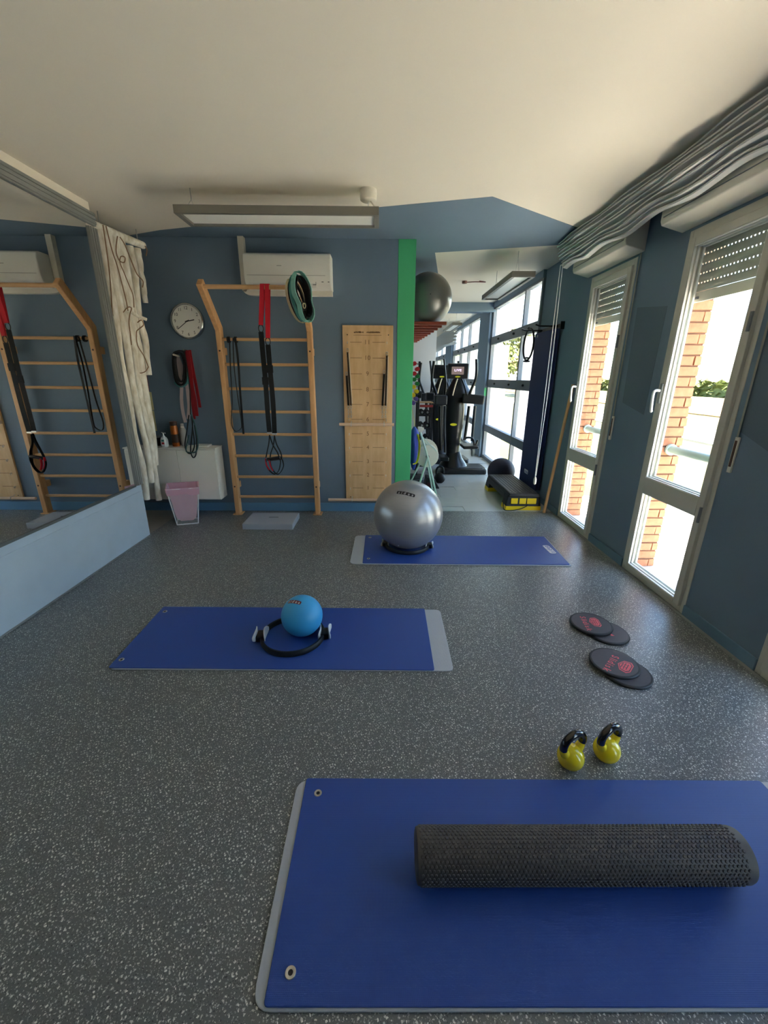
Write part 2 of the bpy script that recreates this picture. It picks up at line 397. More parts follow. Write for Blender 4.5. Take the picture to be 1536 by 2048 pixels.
# bricks on the window reveals that show (rows alternate: header / stretcher + closer)
def brick_me(L):
    b = MB().box(-L/2, L/2, -.006, .006, -.030, .030)
    rnd = random.Random(int(L*1000))
    b.v = [p+V((rnd.uniform(-.003, .003), rnd.uniform(-.0015, .0015), rnd.uniform(-.002, .002))) for p in b.v]
    return finish_mesh('brick', b, V((0, 0, 0)), False, M_brick)
BR = {L: [brick_me(L+i*1e-4) for i in range(3)] for L in (.176, .128, .046)}
for yface in (4.45, 3.12, 1.83):
    for r in range(33):
        z = .005+.036+r*.072
        if r % 2: items = ((2.192, .176),)
        else: items = ((2.168, .128), (2.259, .046))
        for x, L in items:
            o = shared('brick', random.choice(BR[L]), (x+random.uniform(-.002, .004), yface-.004+random.uniform(-.002, .002), z), wr)
# outer corner bricks seen edge-on on the near piers
mb = MB()
for a, b in piers[1:4]:
    for r in range(33): mb.box(2.279, 2.291, a+.004, b-.004, .008+r*.072, .008+r*.072+.062)
obj('brick_face', mb, M_brick, wr, kind='stuff')

# thin darker slate shapes laid on the right wall piers
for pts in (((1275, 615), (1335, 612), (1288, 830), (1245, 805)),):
    obj('dark_shape', MB().prism([(XR, max(3.13, min(3.69, atx(u, v, XR).y)), atx(u, v, XR).z) for u, v in pts], (-.0015, 0, 0)), M_wall2, wr)
obj('dark_shape', MB().prism([(XR, 2.33, 1.22), (XR, 1.84, 1.03), (XR, 1.84, 2.1), (XR, 2.33, 2.0)], (-.0015, 0, 0)), M_wall2, wr)
bbm = mat('skirting_slate', (98, 128, 152), .5)
mb = MB()
for a, b in piers: mb.box(XR-.014, XR, a, b if b < 5 else 5.7, 0, .075)
obj('baseboard_right', mb, bbm, kind=S, bevel=.003, label='slate blue skirting below the window wall', cat='baseboard')
obj('trim_2', MB().box(XR-.035, XR-.0145, YF, 4.50, 0, .006), M_alu, kind=S, label='thin metal strip along the floor edge by the windows', cat='trim')

def tall_window(n, y0, y1, detail):
    t = thing('window_%d' % n, ['tall grey window by the blue hanging mats, shutter part lowered', 'tall grey window between two blue wall panels, shutter part lowered', 'tall window beside the foam roller mat, only its lower corner showing', 'fourth tall window of the row, mirrored in the silver ball'][n-1], 'window', (2.07, (y0+y1)/2, 0), kind=S)
    x0, x1 = XR-.004, 2.075
    m = MB()       # fixed frame
    m.box(x0, x1, y0, y0+.035, 0, HEAD); m.box(x0, x1, y1-.035, y1, 0, HEAD); m.box(x0, x1, y0+.035, y1-.035, HEAD-.05, HEAD); m.box(x0, x1, y0+.035, y1-.035, 0, .035)
    obj('frame', m, M_frame, t, bevel=.004)
    a, b = y0+.039, y1-.039
    sx0, sx1 = XR-.022, 2.085
    m = MB(); W = .052
    m.box(sx0, sx1, a, a+W, .042, HEAD-.054); m.box(sx0, sx1, b-W, b, .042, HEAD-.054)
    m.box(sx0, sx1, a+W, b-W, HEAD-.054-.05, HEAD-.054); m.box(sx0, sx1, a+W, b-W, .042, .075); 
    obj('sash', m, M_frame, t, bevel=.004)
    obj('transom', MB().box(sx0-.001, sx1+.001, a+W, b-W, .668, .792), M_frame, t, bevel=.004)
    for z0, z1 in ((.075, .668), (.792, HEAD-.104)):
        obj('pane', MB().box(2.055, 2.059, a+W, b-W, z0, z1), M_glass, t)
        for k, xx in enumerate((2.012, 2.036, 2.066)):   # stepped white glazing beads
            e = .004+.004*k; m = MB()
            m.box(xx, xx+.012, a+W, a+W+e, z0, z1); m.box(xx, xx+.012, b-W-e, b-W, z0, z1)
            m.box(xx, xx+.012, a+W+e, b-W-e, z0, z0+e); m.box(xx, xx+.012, a+W+e, b-W-e, z1-e, z1)
            obj('glazing_bead', m, M_offw, t)
    # roller shutter: each slat a piece, light slots between them
    zb = 1.985; obj('shutter_bar', MB().box(2.092, 2.101, y0+.02, y1-.02, zb, zb+.062), M_cream, t, bevel=.002)
    obj('bar_stop', MB().box(2.083, 2.093, y1-.12, y1-.09, zb+.018, zb+.034), M_frame2, t)
    sl = MB()
    yc = (y1-y0)/2-.02
    prof = [(0, 0), (-.004, .012), (-.005, .024), (-.004, .036), (0, .047), (.006, .047), (.006, 0)]
    sl.prism([(px_, -yc, pz) for px_, pz in prof], (0, 2*yc, 0))
    k = int(2*yc/.026)
    for i in range(k+1): yy = -yc+i*2*yc/k; sl.box(.001, .005, max(-yc, yy-.008), min(yc, yy+.008), .047, .056)
    me = finish_mesh('shutter_slat', sl, V((0, 0, 0)), False, mat('shutter_grey', (184, 182, 172), .5))
    z = zb+.064
    while z < HEAD-.03: shared('shutter_slat', me, (2.092, (y0+y1)/2, z), t); z += .0565
    obj('shutter_guide', MB().box(2.087, 2.104, y0+.001, y0+.02, 0, HEAD), M_frame2, t); obj('shutter_guide', MB().box(2.087, 2.104, y1-.02, y1-.001, 0, HEAD), M_frame2, t)
    # handle, hinges
    hy = b-.03; hz = 1.40
    h = MB(); h.box(sx0-.012, sx0, hy-.014, hy+.014, hz-.07, hz+.07); obj('handle_plate', h, M_alu, t, bevel=.005)
    pth = smoothpath([(sx0-.012, hy, hz+.02), (sx0-.045, hy, hz+.02), (sx0-.058, hy-.004, hz-.01), (sx0-.052, hy-.006, hz-.11), (sx0-.045, hy-.006, hz-.125)], 5)
    obj('handle', MB().tube(pth, .0095, 8), M_offw, t, smooth=True)
    for z in (.64, 1.75): obj('hinge', MB().cyl((sx0-.008, a+.004, z), (sx0-.008, a+.004, z+.10), .009, 10), M_frame2, t, smooth=True)
    obj('sill', MB().box(2.10, 2.32, y0, y1, -.03, .006), mat('stone_sill', (206, 200, 196), .6), t)
    rp = MB().cyl((2.205, y0+.002, .99), (2.205, y1-.012, .99), .03, 16)
    obj('guard_rail', rp, mat('sage_paint', (176, 200, 190), .5), t, smooth=True)
    obj('rail_flange', MB().cyl((2.205, y1-.03, .99), (2.205, y1-.012, .99), .042, 20), mat('sage_paint', (176, 200, 190)), t, smooth=True)
    # shutter strap winder on the pier towards the viewer
    yy = y0-.058
    obj('strap_winder', MB().box(XR-.012, XR, yy-.014, yy+.014, .985, 1.19), M_cream, t, bevel=.003)
    obj('strap_slot', MB().box(XR-.0135, XR-.0119, yy-.008, yy+.008, 1.02, 1.17), mat('brown_slot', (74, 44, 34), .6), t)
    obj('strap', MB().ribbon([(XR-.010, yy+.002, 1.15), (XR-.012, yy+.004, 1.8), (XR-.012, yy+.008, 2.43)], (0, 1, 0), .014, .002), mat('strap_grey', (150, 148, 138), .8), t)
    return t
for i, (a, b) in enumerate(WIN): tall_window(i+1, a, b, i < 2)

# shutter boxes above the windows
for i, (a, b) in enumerate(WIN):
    ya, yb = a-.08, b+.09
    m = MB().prism([(XR-.001, ya, ZC-.002), (1.865, ya, ZC-.002), (1.865, ya, 2.50), (1.875, ya, 2.475), (XR-.001, ya, 2.435)], (0, yb-ya, 0))
    t = obj('shutter_box', m, M_cream, bevel=.006, label=['cream roller shutter box over the window by the hanging mats', 'cream roller shutter box over the window between the blue panels', 'cream roller shutter box over the window beside the foam roller', 'cream roller shutter box over the fourth window of the row'][i], cat='shutter box', kind=S)
    obj('lid_groove', MB().box(1.862, 1.8655, ya+.03, yb-.03, 2.515, 2.520), M_frame2, t)

# ---- rear window bays
def rear_bay(n, y0, y1, mull, label):
    t = thing('window_%d' % n, label, 'window', (2.05, (y0+y1)/2, 0), kind=S)
    x0, x1 = 2.0, 2.06
    m = MB(); 
    ys = [y0]+mull+[y1]
    for k, y in enumerate(ys):
        wv = .05
        ya = y if k == 0 else (y-wv if k == len(ys)-1 else y-wv/2)
        obj('mullion', MB().box(x0, x1, ya, ya+wv, 0, 2.69), M_frame2, t, bevel=.004)
    rows = ((0, .06), (.52, .645), (1.33, 1.47), (2.07, 2.20), (2.655, 2.69))
    for z0, z1 in rows:
        for k in range(len(ys)-1):
            ya = ys[k]+(.05 if k == 0 else .025); yb = ys[k+1]-(.05 if k == len(ys)-2 else .025)
            obj('rail', MB().box(x0+.001, x1-.001, ya, yb, z0, z1), M_frame2, t, bevel=.003)
    for r in range(4):
        for k in range(len(ys)-1):
            ya = ys[k]+(.05 if k == 0 else .025); yb = ys[k+1]-(.05 if k == len(ys)-2 else .025)
            obj('pane', MB().box(2.03, 2.034, ya, yb, rows[r][1], rows[r+1][0]), M_glass, t)
            # white deep surround outside each opening
            z0, z1 = rows[r][1], rows[r+1][0]
            s_ = MB(); D = 2.34; q = .05
            s_.prism([(2.061, ya, z0), (2.061, yb, z0), (D, yb, z0-.02), (D, ya, z0-.02)], (0, 0, -.03))
            s_.prism([(2.061, yb, z0), (2.061, yb, z1), (D, yb+.01, z1), (D, yb+.01, z0)], (0, .02, 0))
            obj('surround', s_, M_offw, t)
    for z in (1.40, 2.135):
        for y in (y0+(mull[0]-y0)*.5, mull[0]+.35, mull[0]+1.2):
            obj('knob', MB().sphere((x0-.012, y, z), .018, 12, 8), M_blk2, t, smooth=True)
    return t
rear_bay(6, 5.70, 8.10, [6.36], 'wide grey multi-pane window behind the aerobic step')
rear_bay(7, 8.90, 12.30, [10.2, 11.2], 'wide grey multi-pane window beyond the blue column')
rear_bay(8, 13.40, 17.30, [14.7, 16.0], 'farthest multi-pane window past the second column')

# ---- mirror wall on the left
wl = obj('wall_left', MB().box(-2.40, -2.275, YF, 3.775, 0, ZC), M_ceil, kind=S, label='wall that carries the mirror', cat='wall')
lp = obj('low_panel', MB().box(-2.275, XL, YF, 3.78, .012, .525), M_panel, wl, bevel=.002, label='pale blue board below the mirror')
obj('panel_moulding', MB().box(XL, XL+.006, YF, 3.778, .455, .462), M_panel, wl)
obj('panel_foot', MB().box(XL-.005, XL+.004, YF, 3.79, 0, .012), M_alu, wl)
obj('jamb_strip', MB().box(-2.46, -2.40, 3.79, 3.93, 0, .46), M_panel, wl)
mt = thing('mirror', 'large wall mirror in a grooved grey aluminium frame', 'mirror', (-2.27, 1.0, .53))
obj('glass', MB().box(-2.2745, -2.262, YF+.1, 3.675, .53, 2.63), M_mirror, mt)
def frame_bar(a, b, inner):
    m = MB(); a, b, inner = V(a), V(b), V(inner)
    d = (b-a).normalized()
    m.obox((a+b)/2+inner*.046+V((.013, 0, 0)), d*(b-a).length/2, inner*.046, V((.013, 0, 0)))
    for k in (.015, .040, .070): m.obox((a+b)/2+inner*k+V((.029, 0, 0)), d*(b-a).length/2, inner*.009, V((.003, 0, 0)))
    return m
obj('top_rail', frame_bar((-2.274, YF+.05, 2.70), (-2.274, 3.78, 2.70), (0, 0, -1)), M_alu, mt)
obj('end_stile', frame_bar((-2.274, 3.78, .53), (-2.274, 3.78, 2.59), (0, -1, 0)), M_alu, mt)
obj('bottom_bead', MB().box(-2.274, -2.25, YF+.1, 3.67, .525, .54), mat('dark_bead', (92, 96, 96), .4), mt)

# ================================================================ OUTSIDE
M_pave = mat('sunlit_paving', (226, 222, 214), .9, noise=.04, nscale=2)
M_lawn = mat('lawn', (64, 66, 32), .95, noise=.25, nscale=1.2, bump=.5, bscale=40)
obj('ground_lawn', MB().box(2.2, 160, -60, 160, -.6, -.22), M_lawn, kind=S, label='sunny lawn outside the windows', cat='lawn')
obj('ground_terrace', MB().box(2.281, 4.6, -12, 5.4, -.215, -.03), M_pave, kind=S, label='sunlit pale terrace outside the windows', cat='terrace')
obj('ground_kerb', MB().box(2.281, 2.40, 5.4, 30, -.215, -.12), M_pave, kind=S, label='pale kerb strip below the rear windows', cat='kerb')
obj('ground_path', MB().box(9.0, 11.5, -12, 60, -.219, -.17), mat('path_gravel', (150, 144, 132), .9, noise=.1, nscale=3), kind=S, label='pale footpath across the lawn', cat='path')
obj('ground_field', MB().box(16, 30, -10, 70, -.219, -.16), mat('dry_field', (112, 88, 54), .95, noise=.2, nscale=.6), kind=S, label='dry brown field beyond the path', cat='field')
def tree(x, y, h, r, label, seed):
    rnd = random.Random(seed); t = thing('tree', label, 'tree', (x, y, -.2), 'trees outside the windows')
    tr = MB().tube([(x, y, -.2), (x+.1, y, h*.3), (x, y+.1, h*.7)], [.22, .16, .07], 8); obj('trunk', tr, mat('bark', (92, 74, 58), .9), t, smooth=True)
    m = MB()
    for i in range(900):
        a = rnd.uniform(0, 6.283); e = math.asin(rnd.uniform(-.75, 1)); q = r*(.55+.45*rnd.random()**.5)*(1+.18*math.sin(3*a+seed)+.12*math.sin(5*e+seed))
        c = V((x+q*math.cos(e)*math.cos(a), y+q*math.cos(e)*math.sin(a), -.2+h*.62+q*math.sin(e)*.85))
        n1 = V((rnd.uniform(-1, 1), rnd.uniform(-1, 1), rnd.uniform(-1, 1))).normalized(); n2 = n1.cross(V((rnd.uniform(-1, 1), .3, 1))).normalized()
        sz = r*rnd.uniform(.07, .15)
        m.add([c-n1*sz, c+n2*sz*.6, c+n1*sz, c-n2*sz*.6], [(0, 1, 2, 3)])
    obj('foliage', m, mat('leaves', (72, 80, 34), .8, noise=.35, nscale=2), t)
tree(12.5, 38, 5.6, 2.5, 'rounded green tree standing beyond the footpath', 3)
tree(15.5, 42, 4.2, 2.2, 'lower dark green tree behind the rounded tree', 5)
tree(8.0, 62.5, 6.5, 3.0, 'far tree seen past the blue column', 8)
hd = MB()
rnd = random.Random(4)
for i in range(1600):
    c = V((34+rnd.uniform(-.8, .8), rnd.uniform(5, 75), -.2+1.5*rnd.random())); n1 = V((rnd.uniform(-1, 1), rnd.uniform(-1, 1), rnd.uniform(-1, 1))).normalized(); n2 = n1.cross(V((0, .3, 1))).normalized()
    hd.add([c-n1*.5, c+n2*.35, c+n1*.5, c-n2*.35], [(0, 1, 2, 3)])
hd.box(33.7, 34.3, 5, 75, -.2, 1.0)
obj('hedge', hd, mat('leaves', (112, 128, 52)), label='long green hedge at the far edge of the field', cat='hedge')
ho = thing('house', 'distant pale house with a low roof beyond the field', 'house', (24, 78, -.2))
obj('wall', MB().box(20, 28, 76, 82, -.2, 3.2), mat('pale_house', (214, 206, 196), .8), ho)
obj('roof', MB().prism([(19.6, 75.6, 3.2), (28.4, 75.6, 3.2), (24, 75.6, 5.0)], (0, 6.8, 0)), mat('roof_tile', (150, 92, 70), .8), ho)
for x in (21.5, 24, 26.5): obj('window', MB().box(x-.5, x+.5, 75.95, 76, .9, 2.2), M_frame2, ho)

# ================================================================ GATHERED CURTAIN over the window wall
cu = thing('gathered_curtain', 'grey fabric blind gathered in folds under the ceiling along the windows', 'curtain', (1.8, 1.2, 2.5))
rnd = random.Random(11)
NY = 230; Y0, Y1 = YF+.05, 4.62
folds = 9
cords = [4.45, 3.9, 3.2, 2.5, 1.75, 1.0, .2, -.6, -1.4]
PH = [[rnd.uniform(0, 6.28) for _ in range(4)] for _ in range(folds)]
def curtain_section(y):
    near = min(abs(y-c) for c in cords); sag = min(1, near/.36); sag = sag*sag*(3-2*sag)
    H = .190+.032*sag+.02*max(0, 2.9-y)/2; out = []
    for k in range(folds):
        a, b, c, d = PH[k]; f = k/(folds-1)
        w1 = .007*math.sin(1.9*y+a)+.007*math.sin(4.3*y+b)*sag
        tip = 1.722+.075*f**1.5+w1*(.4+sag)-.022*sag*math.sin(math.pi*f)+.012*math.sin(7.1*y+c)*(rnd_k[k])
        z = ZC-.020-H*f+.0045*math.sin(2.7*y+d)+.004*math.sin(6.3*y+a)*sag
        root = 1.835; dz = H/folds
        out += [V((root, y, z+dz*.42)), V((tip+.012, y, z+dz*.20)), V((tip+.002, y, z+dz*.05)), V((tip, y, z-dz*.16)), V((tip+.003, y, z-dz*.40)), V((tip+.014, y, z-dz*.42))]
    out.append(V((1.84, y, ZC-.020-H-.012)))
    return out
rnd_k = [rnd.choice((0, .5, 1)) for _ in range(folds)]
m = MB(); vs = []; fs = []
for i in range(NY+1):
    sec = curtain_section(Y0+(Y1-Y0)*i/NY); K = len(sec); vs += sec
for i in range(NY):
    for k in range(K-1): fs.append((i*K+k, (i+1)*K+k, (i+1)*K+k+1, i*K+k+1))
m.add(vs, fs)
M_curt = mat('curtain_fabric', (206, 206, 204), .9, bump=.1, bscale=400)
obj('fabric', m, M_curt, cu, smooth=True)
obj('head_rail', MB().box(1.835, 1.862, Y0, Y1, ZC-.03, ZC-.001), M_cream, cu)
ca = aty(1121, 530, 4.52); cb = aty(1070, 955, 4.42); cb2 = aty(1075, 950, 4.43)
obj('pull_cord', MB().tube(smoothpath([ca, ca.lerp(cb, .5)+V((0, 0, -.01)), cb]), .0032, 6), M_offw, cu)
obj('pull_cord', MB().tube(smoothpath([ca+V((.03, .02, .02)), ca.lerp(cb, .5)+V((.03, 0, 0)), cb+V((.008, 0, .02))]), .0032, 6), M_offw, cu)
obj('cord_weight', MB().lathe([(.006, 0), (.016, .012), (.017, .06), (.008, .085), (.003, .092)], cb+V((.003, 0, -.08)), 12), M_cream, cu, smooth=True)

# ================================================================ CEILING LAMPS
def lamp(x0, x1, y0, y1, zb, zt, label, wires):
    t = thing('ceiling_lamp', label, 'lamp', ((x0+x1)/2, (y0+y1)/2, zb), 'hanging rectangular lamps')
    wv = .035; m = MB()
    m.box(x0, x1, y0, y0+.022, zb, zt); m.box(x0, x1, y1-.022, y1, zb, zt); m.box(x0, x0+wv, y0+.022, y1-.022, zb, zt); m.box(x1-wv, x1, y0+.022, y1-.022, zb, zt)
    obj('frame', m, mat('lamp_grey', (128, 125, 117), .45, .2), t, bevel=.002)
    obj('diffuser', MB().box(x0+wv, x1-wv, y0+.022, y1-.022, zb+.016, zb+.024), mat('diffuser', (240, 238, 230), .35), t)
    for (wx, wy) in wires:
        m = MB(); m.tube([(wx, wy, ZC), (wx, wy, ZC-.07)], .003, 6)
        for s in (-1, 1): m.tube([(wx, wy, ZC-.07), (wx, wy+s*.09, zt)], .0015, 5)
        obj('hanging_wire', m, M_steel, t)
    return t
L1 = lamp(-1.45, -.023, 3.365, 3.64, 2.572, 2.625, 'long grey rectangular lamp hanging above the climbing bars', [(-1.37, 3.50), (-.10, 3.50)])
obj('ceiling_rose', MB().lathe([(.05, 0), (.058, .006), (.06, .03), (.06, .068)], (-.10, 3.50, ZC-.069), 24), M_cream, L1, smooth=True)
obj('power_cable', MB().tube(smoothpath([(-.09, 3.50, ZC-.06), (-.06, 3.49, ZC-.10), (-.035, 3.48, 2.625)]), .005, 6), M_cream, L1, smooth=True)
lp_ = [atz(u, v, 2.50) for u, v in ((972, 597), (1020, 548), (1066, 548), (1003, 600))]
L2 = lamp(1.32, 1.56, 4.70, 6.02, 2.475, 2.53, 'grey rectangular lamp hanging in front of the rear windows', [(1.44, 4.95), (1.44, 5.8)])
det = thing('cable_outlet', 'small brown ceiling outlet feeding the rear lamp', 'ceiling outlet', (1.02, 5.35, ZC-.05))
pa = atz(929, 567, ZC-.03); 
det.location = pa; ORG[det] = pa
obj('outlet_body', MB().lathe([(.03, 0), (.035, .004), (.035, .03)], (pa.x, pa.y, ZC-.031), 16), mat('outlet_brown', (128, 86, 78), .5), det, smooth=True)
obj('cable', MB().tube(smoothpath([(pa.x+.03, pa.y, ZC-.015), (pa.x+.15, pa.y-.02, ZC-.012), (pa.x+.28, pa.y-.05, ZC-.02), (1.33, pa.y-.1, ZC-.018)]), .006, 6), mat('cable_red', (96, 34, 32), .5), det, smooth=True)

# ================================================================ BACK WALL: air conditioner, clock, wall bars, board
ac = thing('air_conditioner', 'white wall air conditioner above the climbing bars', 'air conditioner', (-.89, 4.49, 2.30))
x0, x1 = -1.305, -.485
prof = [(4.589, 2.60), (4.43, 2.60), (4.40, 2.585), (4.385, 2.54), (4.385, 2.40), (4.40, 2.345), (4.46, 2.305), (4.589, 2.30)]
obj('body', MB().prism([(x0, y, z) for y, z in prof], (x1-x0, 0, 0)), M_white, ac, bevel=.008, seg=3)
obj('front_seam', MB().box(x0+.03, x1-.05, 4.3835, 4.3852, 2.405, 2.409), mat('seam_grey', (176, 172, 164), .6), ac)
obj('louvre', MB().obox((-.93, 4.412, 2.335), (.30, 0, 0), (0, .013, -.022), (0, .0015, .001)), mat('louvre_white', (224, 220, 212), .45), ac)
obj('louvre_gap', MB().box(-.63, -.627, 4.397, 4.401, 2.335, 2.375).box(-.66, -.627, 4.402, 4.406, 2.331, 2.335), M_blk2, ac)
for xa, xb, zz in ((-.575, -.555, 2.372), (-.515, -.50, 2.368)): obj('display', MB().box(xa, xb, 4.396, 4.399, 2.352, zz), mat('display_grey', (130, 128, 124), .5), ac)
obj('badge', MB().box(-.99, -.945, 4.3838, 4.3852, 2.484, 2.490), mat('seam_grey', (176, 172, 164)), ac)
pd = smoothpath([(-1.352, 4.56, 2.765), (-1.352, 4.56, 2.36), (-1.345, 4.56, 2.315), (-1.30, 4.56, 2.292), (-1.1, 4.56, 2.288), (-.49, 4.56, 2.288)], 6)
obj('pipe_duct', MB().sweep(pd, [(-.028, -.03), (.028, -.03), (.028, .03), (-.028, .03)], up=(0, -1, 0)), M_cream, ac, bevel=.004)

ck = thing('wall_clock', 'round chrome wall clock with black numerals', 'clock', (-1.965, 4.56, 1.86))
cc = V((-1.965, 4.553, 2.022)); mY = Matrix.Rotation(math.radians(90), 3, 'X')    # local z -> -y
obj('case', MB().lathe([(.150, -.036), (.166, -.030), (.170, 0), (.166, .018), (.156, .024), (.150, .014)], cc, 48, mY, True, False), mat('chrome', (190, 192, 194), .22, 1.0), ck, smooth=True)
obj('dial', MB().lathe([(.150, -.002), (.150, .004)], cc, 48, mY), mat('dial', (238, 236, 228), .5), ck)
for h in range(1, 13):
    a = math.radians(90-30*h); 
    for j, ch in enumerate(str(h)):
        obj('numeral', place(text_mesh(ch, .042, 0, 0), cc+V((.122*math.cos(a)+(j-.5)*.020*(len(str(h))-1), -.0052, .122*math.sin(a))), (1, 0, 0), (0, 0, 1)), M_blkprint, ck)
for name, ang, L, wd in (('hour_hand', 90-(2+39/60)*30, .075, .009), ('minute_hand', 90-39*6, .125, .006)):
    a = math.radians(ang); d = V((math.cos(a), 0, math.sin(a)))
    obj(name, MB().beam(cc+V((0, -.008, 0))-d*.022, cc+V((0, -.008, 0))+d*L, wd, .0015, (0, 1, 0)), M_blkprint, ck)
obj('hand_cap', MB().lathe([(.007, .006), (.007, .011)], cc, 12, mY), M_blkprint, ck)

# ---- wall bars
wbz = [1.85, 1.612, 1.374, 1.14, .903, .668, .433, .204]
bars = thing('climbing_bars', 'tall beech climbing bars fixed to the blue wall', 'climbing bars', (-1.16, 4.48, 0))
PX = (-1.628, -.722)
TOPY, TOPZ, BZ = 4.10, 2.315, 1.955
for x in PX:
    m = MB()
    sec = [(x-.026, 4.435), (x+.026, 4.435), (x+.026, 4.52), (x-.026, 4.52)]
    ring = lambda dy, z: [(a, b+dy, z) for a, b in sec]
    vs = ring(0, .012)+ring(0, BZ-.02)+ring(TOPY-4.435, TOPZ-.02)
    # top cut square to the slope
    top = [(sec[0][0], TOPY, TOPZ-.045), (sec[1][0], TOPY, TOPZ-.045), (sec[2][0], TOPY+.06, TOPZ+.012), (sec[3][0], TOPY+.06, TOPZ+.012)]
    vs = [V(p) for p in ring(0, .012)]+[V((sec[0][0], 4.435, BZ-.03)), V((sec[1][0], 4.435, BZ-.03)), V((sec[2][0], 4.52, BZ+.012)), V((sec[3][0], 4.52, BZ+.012))]+[V(p) for p in top]
    fs = [(3, 2, 1, 0), (8, 9, 10, 11)]
    for i in (0, 4):
        for q in range(4): fs.append((i+q, i+(q+1) % 4, i+4+(q+1) % 4, i+4+q))
    obj('post', m.add(vs, fs), M_wood, bars, bevel=.006)
    obj('foot_plate', MB().box(x-.05, x+.05, 4.42, 4.535, 0, .012), M_wood, bars, bevel=.003)
    for z in (.33, 1.74):
        obj('wall_bracket', MB().box(x-.022+.028*0, x+.022, 4.521, 4.588, z-.035, z+.035), M_wood, bars, bevel=.004)
        obj('bolt', MB().cyl((x, 4.436, z), (x, 4.431, z), .009, 10), mat('bolt_brown', (70, 52, 36), .5), bars)
for z in wbz: obj('rung', MB().cyl((PX[0]+.026, 4.478, z), (PX[1]-.026, 4.478, z), .0155, 14), M_woodx, bars, smooth=True)
TB = V((0, 4.148, 2.262))
obj('top_bar', MB().cyl((PX[0]+.026, TB.y, TB.z), (PX[1]-.026, TB.y, TB.z), .019, 14), M_woodx, bars, smooth=True)

# ---- suspension trainer on the top bar
st = thing('suspension_trainer', 'red and black suspension strap hanging from the top climbing bar', 'exercise strap', (-1.07, 4.11, .55))
HY = 4.105
def py(u, v, y=HY): return aty(u, v, y)
for (top, ringp, path, name) in (((523, 574), (521.5, 657), ((522, 664), (526, 710), (531, 762), (535, 820), (539, 866)), 'a'), ((533, 577), (535.5, 683), ((536, 690), (540, 738), (544, 780), (547, 820), (549, 868)), 'b')):
    dx = py(*top).x
    loop = [V((dx, TB.y+.026*math.cos(a), TB.z+.026*math.sin(a))) for a in [math.radians(q) for q in range(0, 181, 30)]]
    front = py(ringp[0], ringp[1]-7); back = front+V((0, .012, 0))
    pts = [back, back.lerp(loop[0], .5)]+loop+[loop[-1].lerp(front, .5), front]
    obj('red_strap', MB().ribbon(smoothpath(pts, 3), (1, 0, 0), .038, .003), M_red, st)
    rc = py(*ringp)+V((0, .004, 0)); obj('ring', MB().torus(rc, .022, .004, mY, 20, 6, 1.5), M_blk2, st, smooth=True)
    pp = smoothpath([py(*q) for q in path], 4)
    obj('black_strap', MB().ribbon(pp, (1, 0, 0), .046, .004), M_blkfab, st)
    obj('strap_adjuster', MB().obox(py(*path[2 if name == 'a' else 1])+V((0, -.004, 0)), (.030, 0, 0), (0, .007, 0), (0, 0, .035)), M_blkfab, st, bevel=.004)
    e = py(*path[-1]); obj('buckle', MB().obox(e, (.024, 0, 0), (0, .006, 0), (0, 0, .008)), M_steel, st, bevel=.002)
for pts, mt_ in ((((539, 870), (538, 885), (535, 900), (532, 915)), M_blkfab), (((539, 870), (546, 890), (555, 905), (559, 917)), M_blkfab), (((549, 871), (547, 890), (542, 905), (540, 917)), M_blkfab), (((549, 871), (553, 888), (561, 904), (564, 916)), M_blkfab),
                 (((532, 918), (533, 930), (540, 942), (550, 948), (558, 940), (561, 925), (560, 917)), M_blkfab), (((540, 919), (543, 935), (552, 947), (560, 946), (567, 932), (564, 917)), M_blkfab)):
    yo = -.02 if pts[0][0] < 536 or pts[0][0] == 539 else .015
    obj('handle_strap', MB().ribbon(smoothpath([py(u, v, HY+yo) for u, v in pts], 4), (0, 1, 0), .025, .006), mt_, st)
for pts in (((531, 917), (533, 930), (539, 940)), ((538, 919), (541, 932), (546, 942))):
    obj('red_tab', MB().ribbon(smoothpath([py(u, v, HY-.025) for u, v in pts], 4), (0, 1, 0), .026, .006), M_red, st)
obj('grip', MB().cyl(py(535, 919, HY-.02), py(560, 915, HY-.02), .017, 12), M_blk2, st, smooth=True)
obj('grip', MB().cyl(py(541, 919, HY+.02), py(565, 916, HY+.02), .017, 12), M_blk2, st, smooth=True)

# ---- black loop bands on the highest rung
def band(name, label, pts, wd, m_, t=.003, wdir=(0, 1, 0), closed=False, cat='band', group='bands on the climbing bars', n=5):
    q = smoothpath(list(pts)+([pts[0]] if closed else []), n)
    if closed: q = q[:-1]
    return obj(name, MB().ribbon(q, wdir, wd, t, closed), m_, label=label, cat=cat, group=group)
def by(u, v, y=4.43): return aty(u, v, y)
band('loop_band', 'black flat loop band hanging open from the highest rung', [by(459, 676), by(461, 740), by(464, 800), by(463, 845), by(470, 862), by(481, 858), by(483, 845), by(475, 790), by(468, 730), by(466, 676)], .022, M_black)
band('loop_band', 'folded black loop band knotted round the highest rung', [by(470, 674, 4.445), by(476, 720, 4.435), by(480, 780), by(484, 830), by(487, 868)], .020, M_black, .005, (1, 0, 0))
for i, u in enumerate((455, 469)):
    c = aty(u+1, 679.5, 4.478)
    obj('band_knot', MB().torus(c, .024, .007, Matrix.Rotation(math.radians(90), 3, 'Y'), 20, 8).torus(c+V((.015, 0, 0)), .024, .007, Matrix.Rotation(math.radians(90), 3, 'Y'), 20, 8), M_black, label=['black band knot round the rung beside the post', 'black band knot round the rung above the folded band'][i], cat='band', group='bands on the climbing bars')

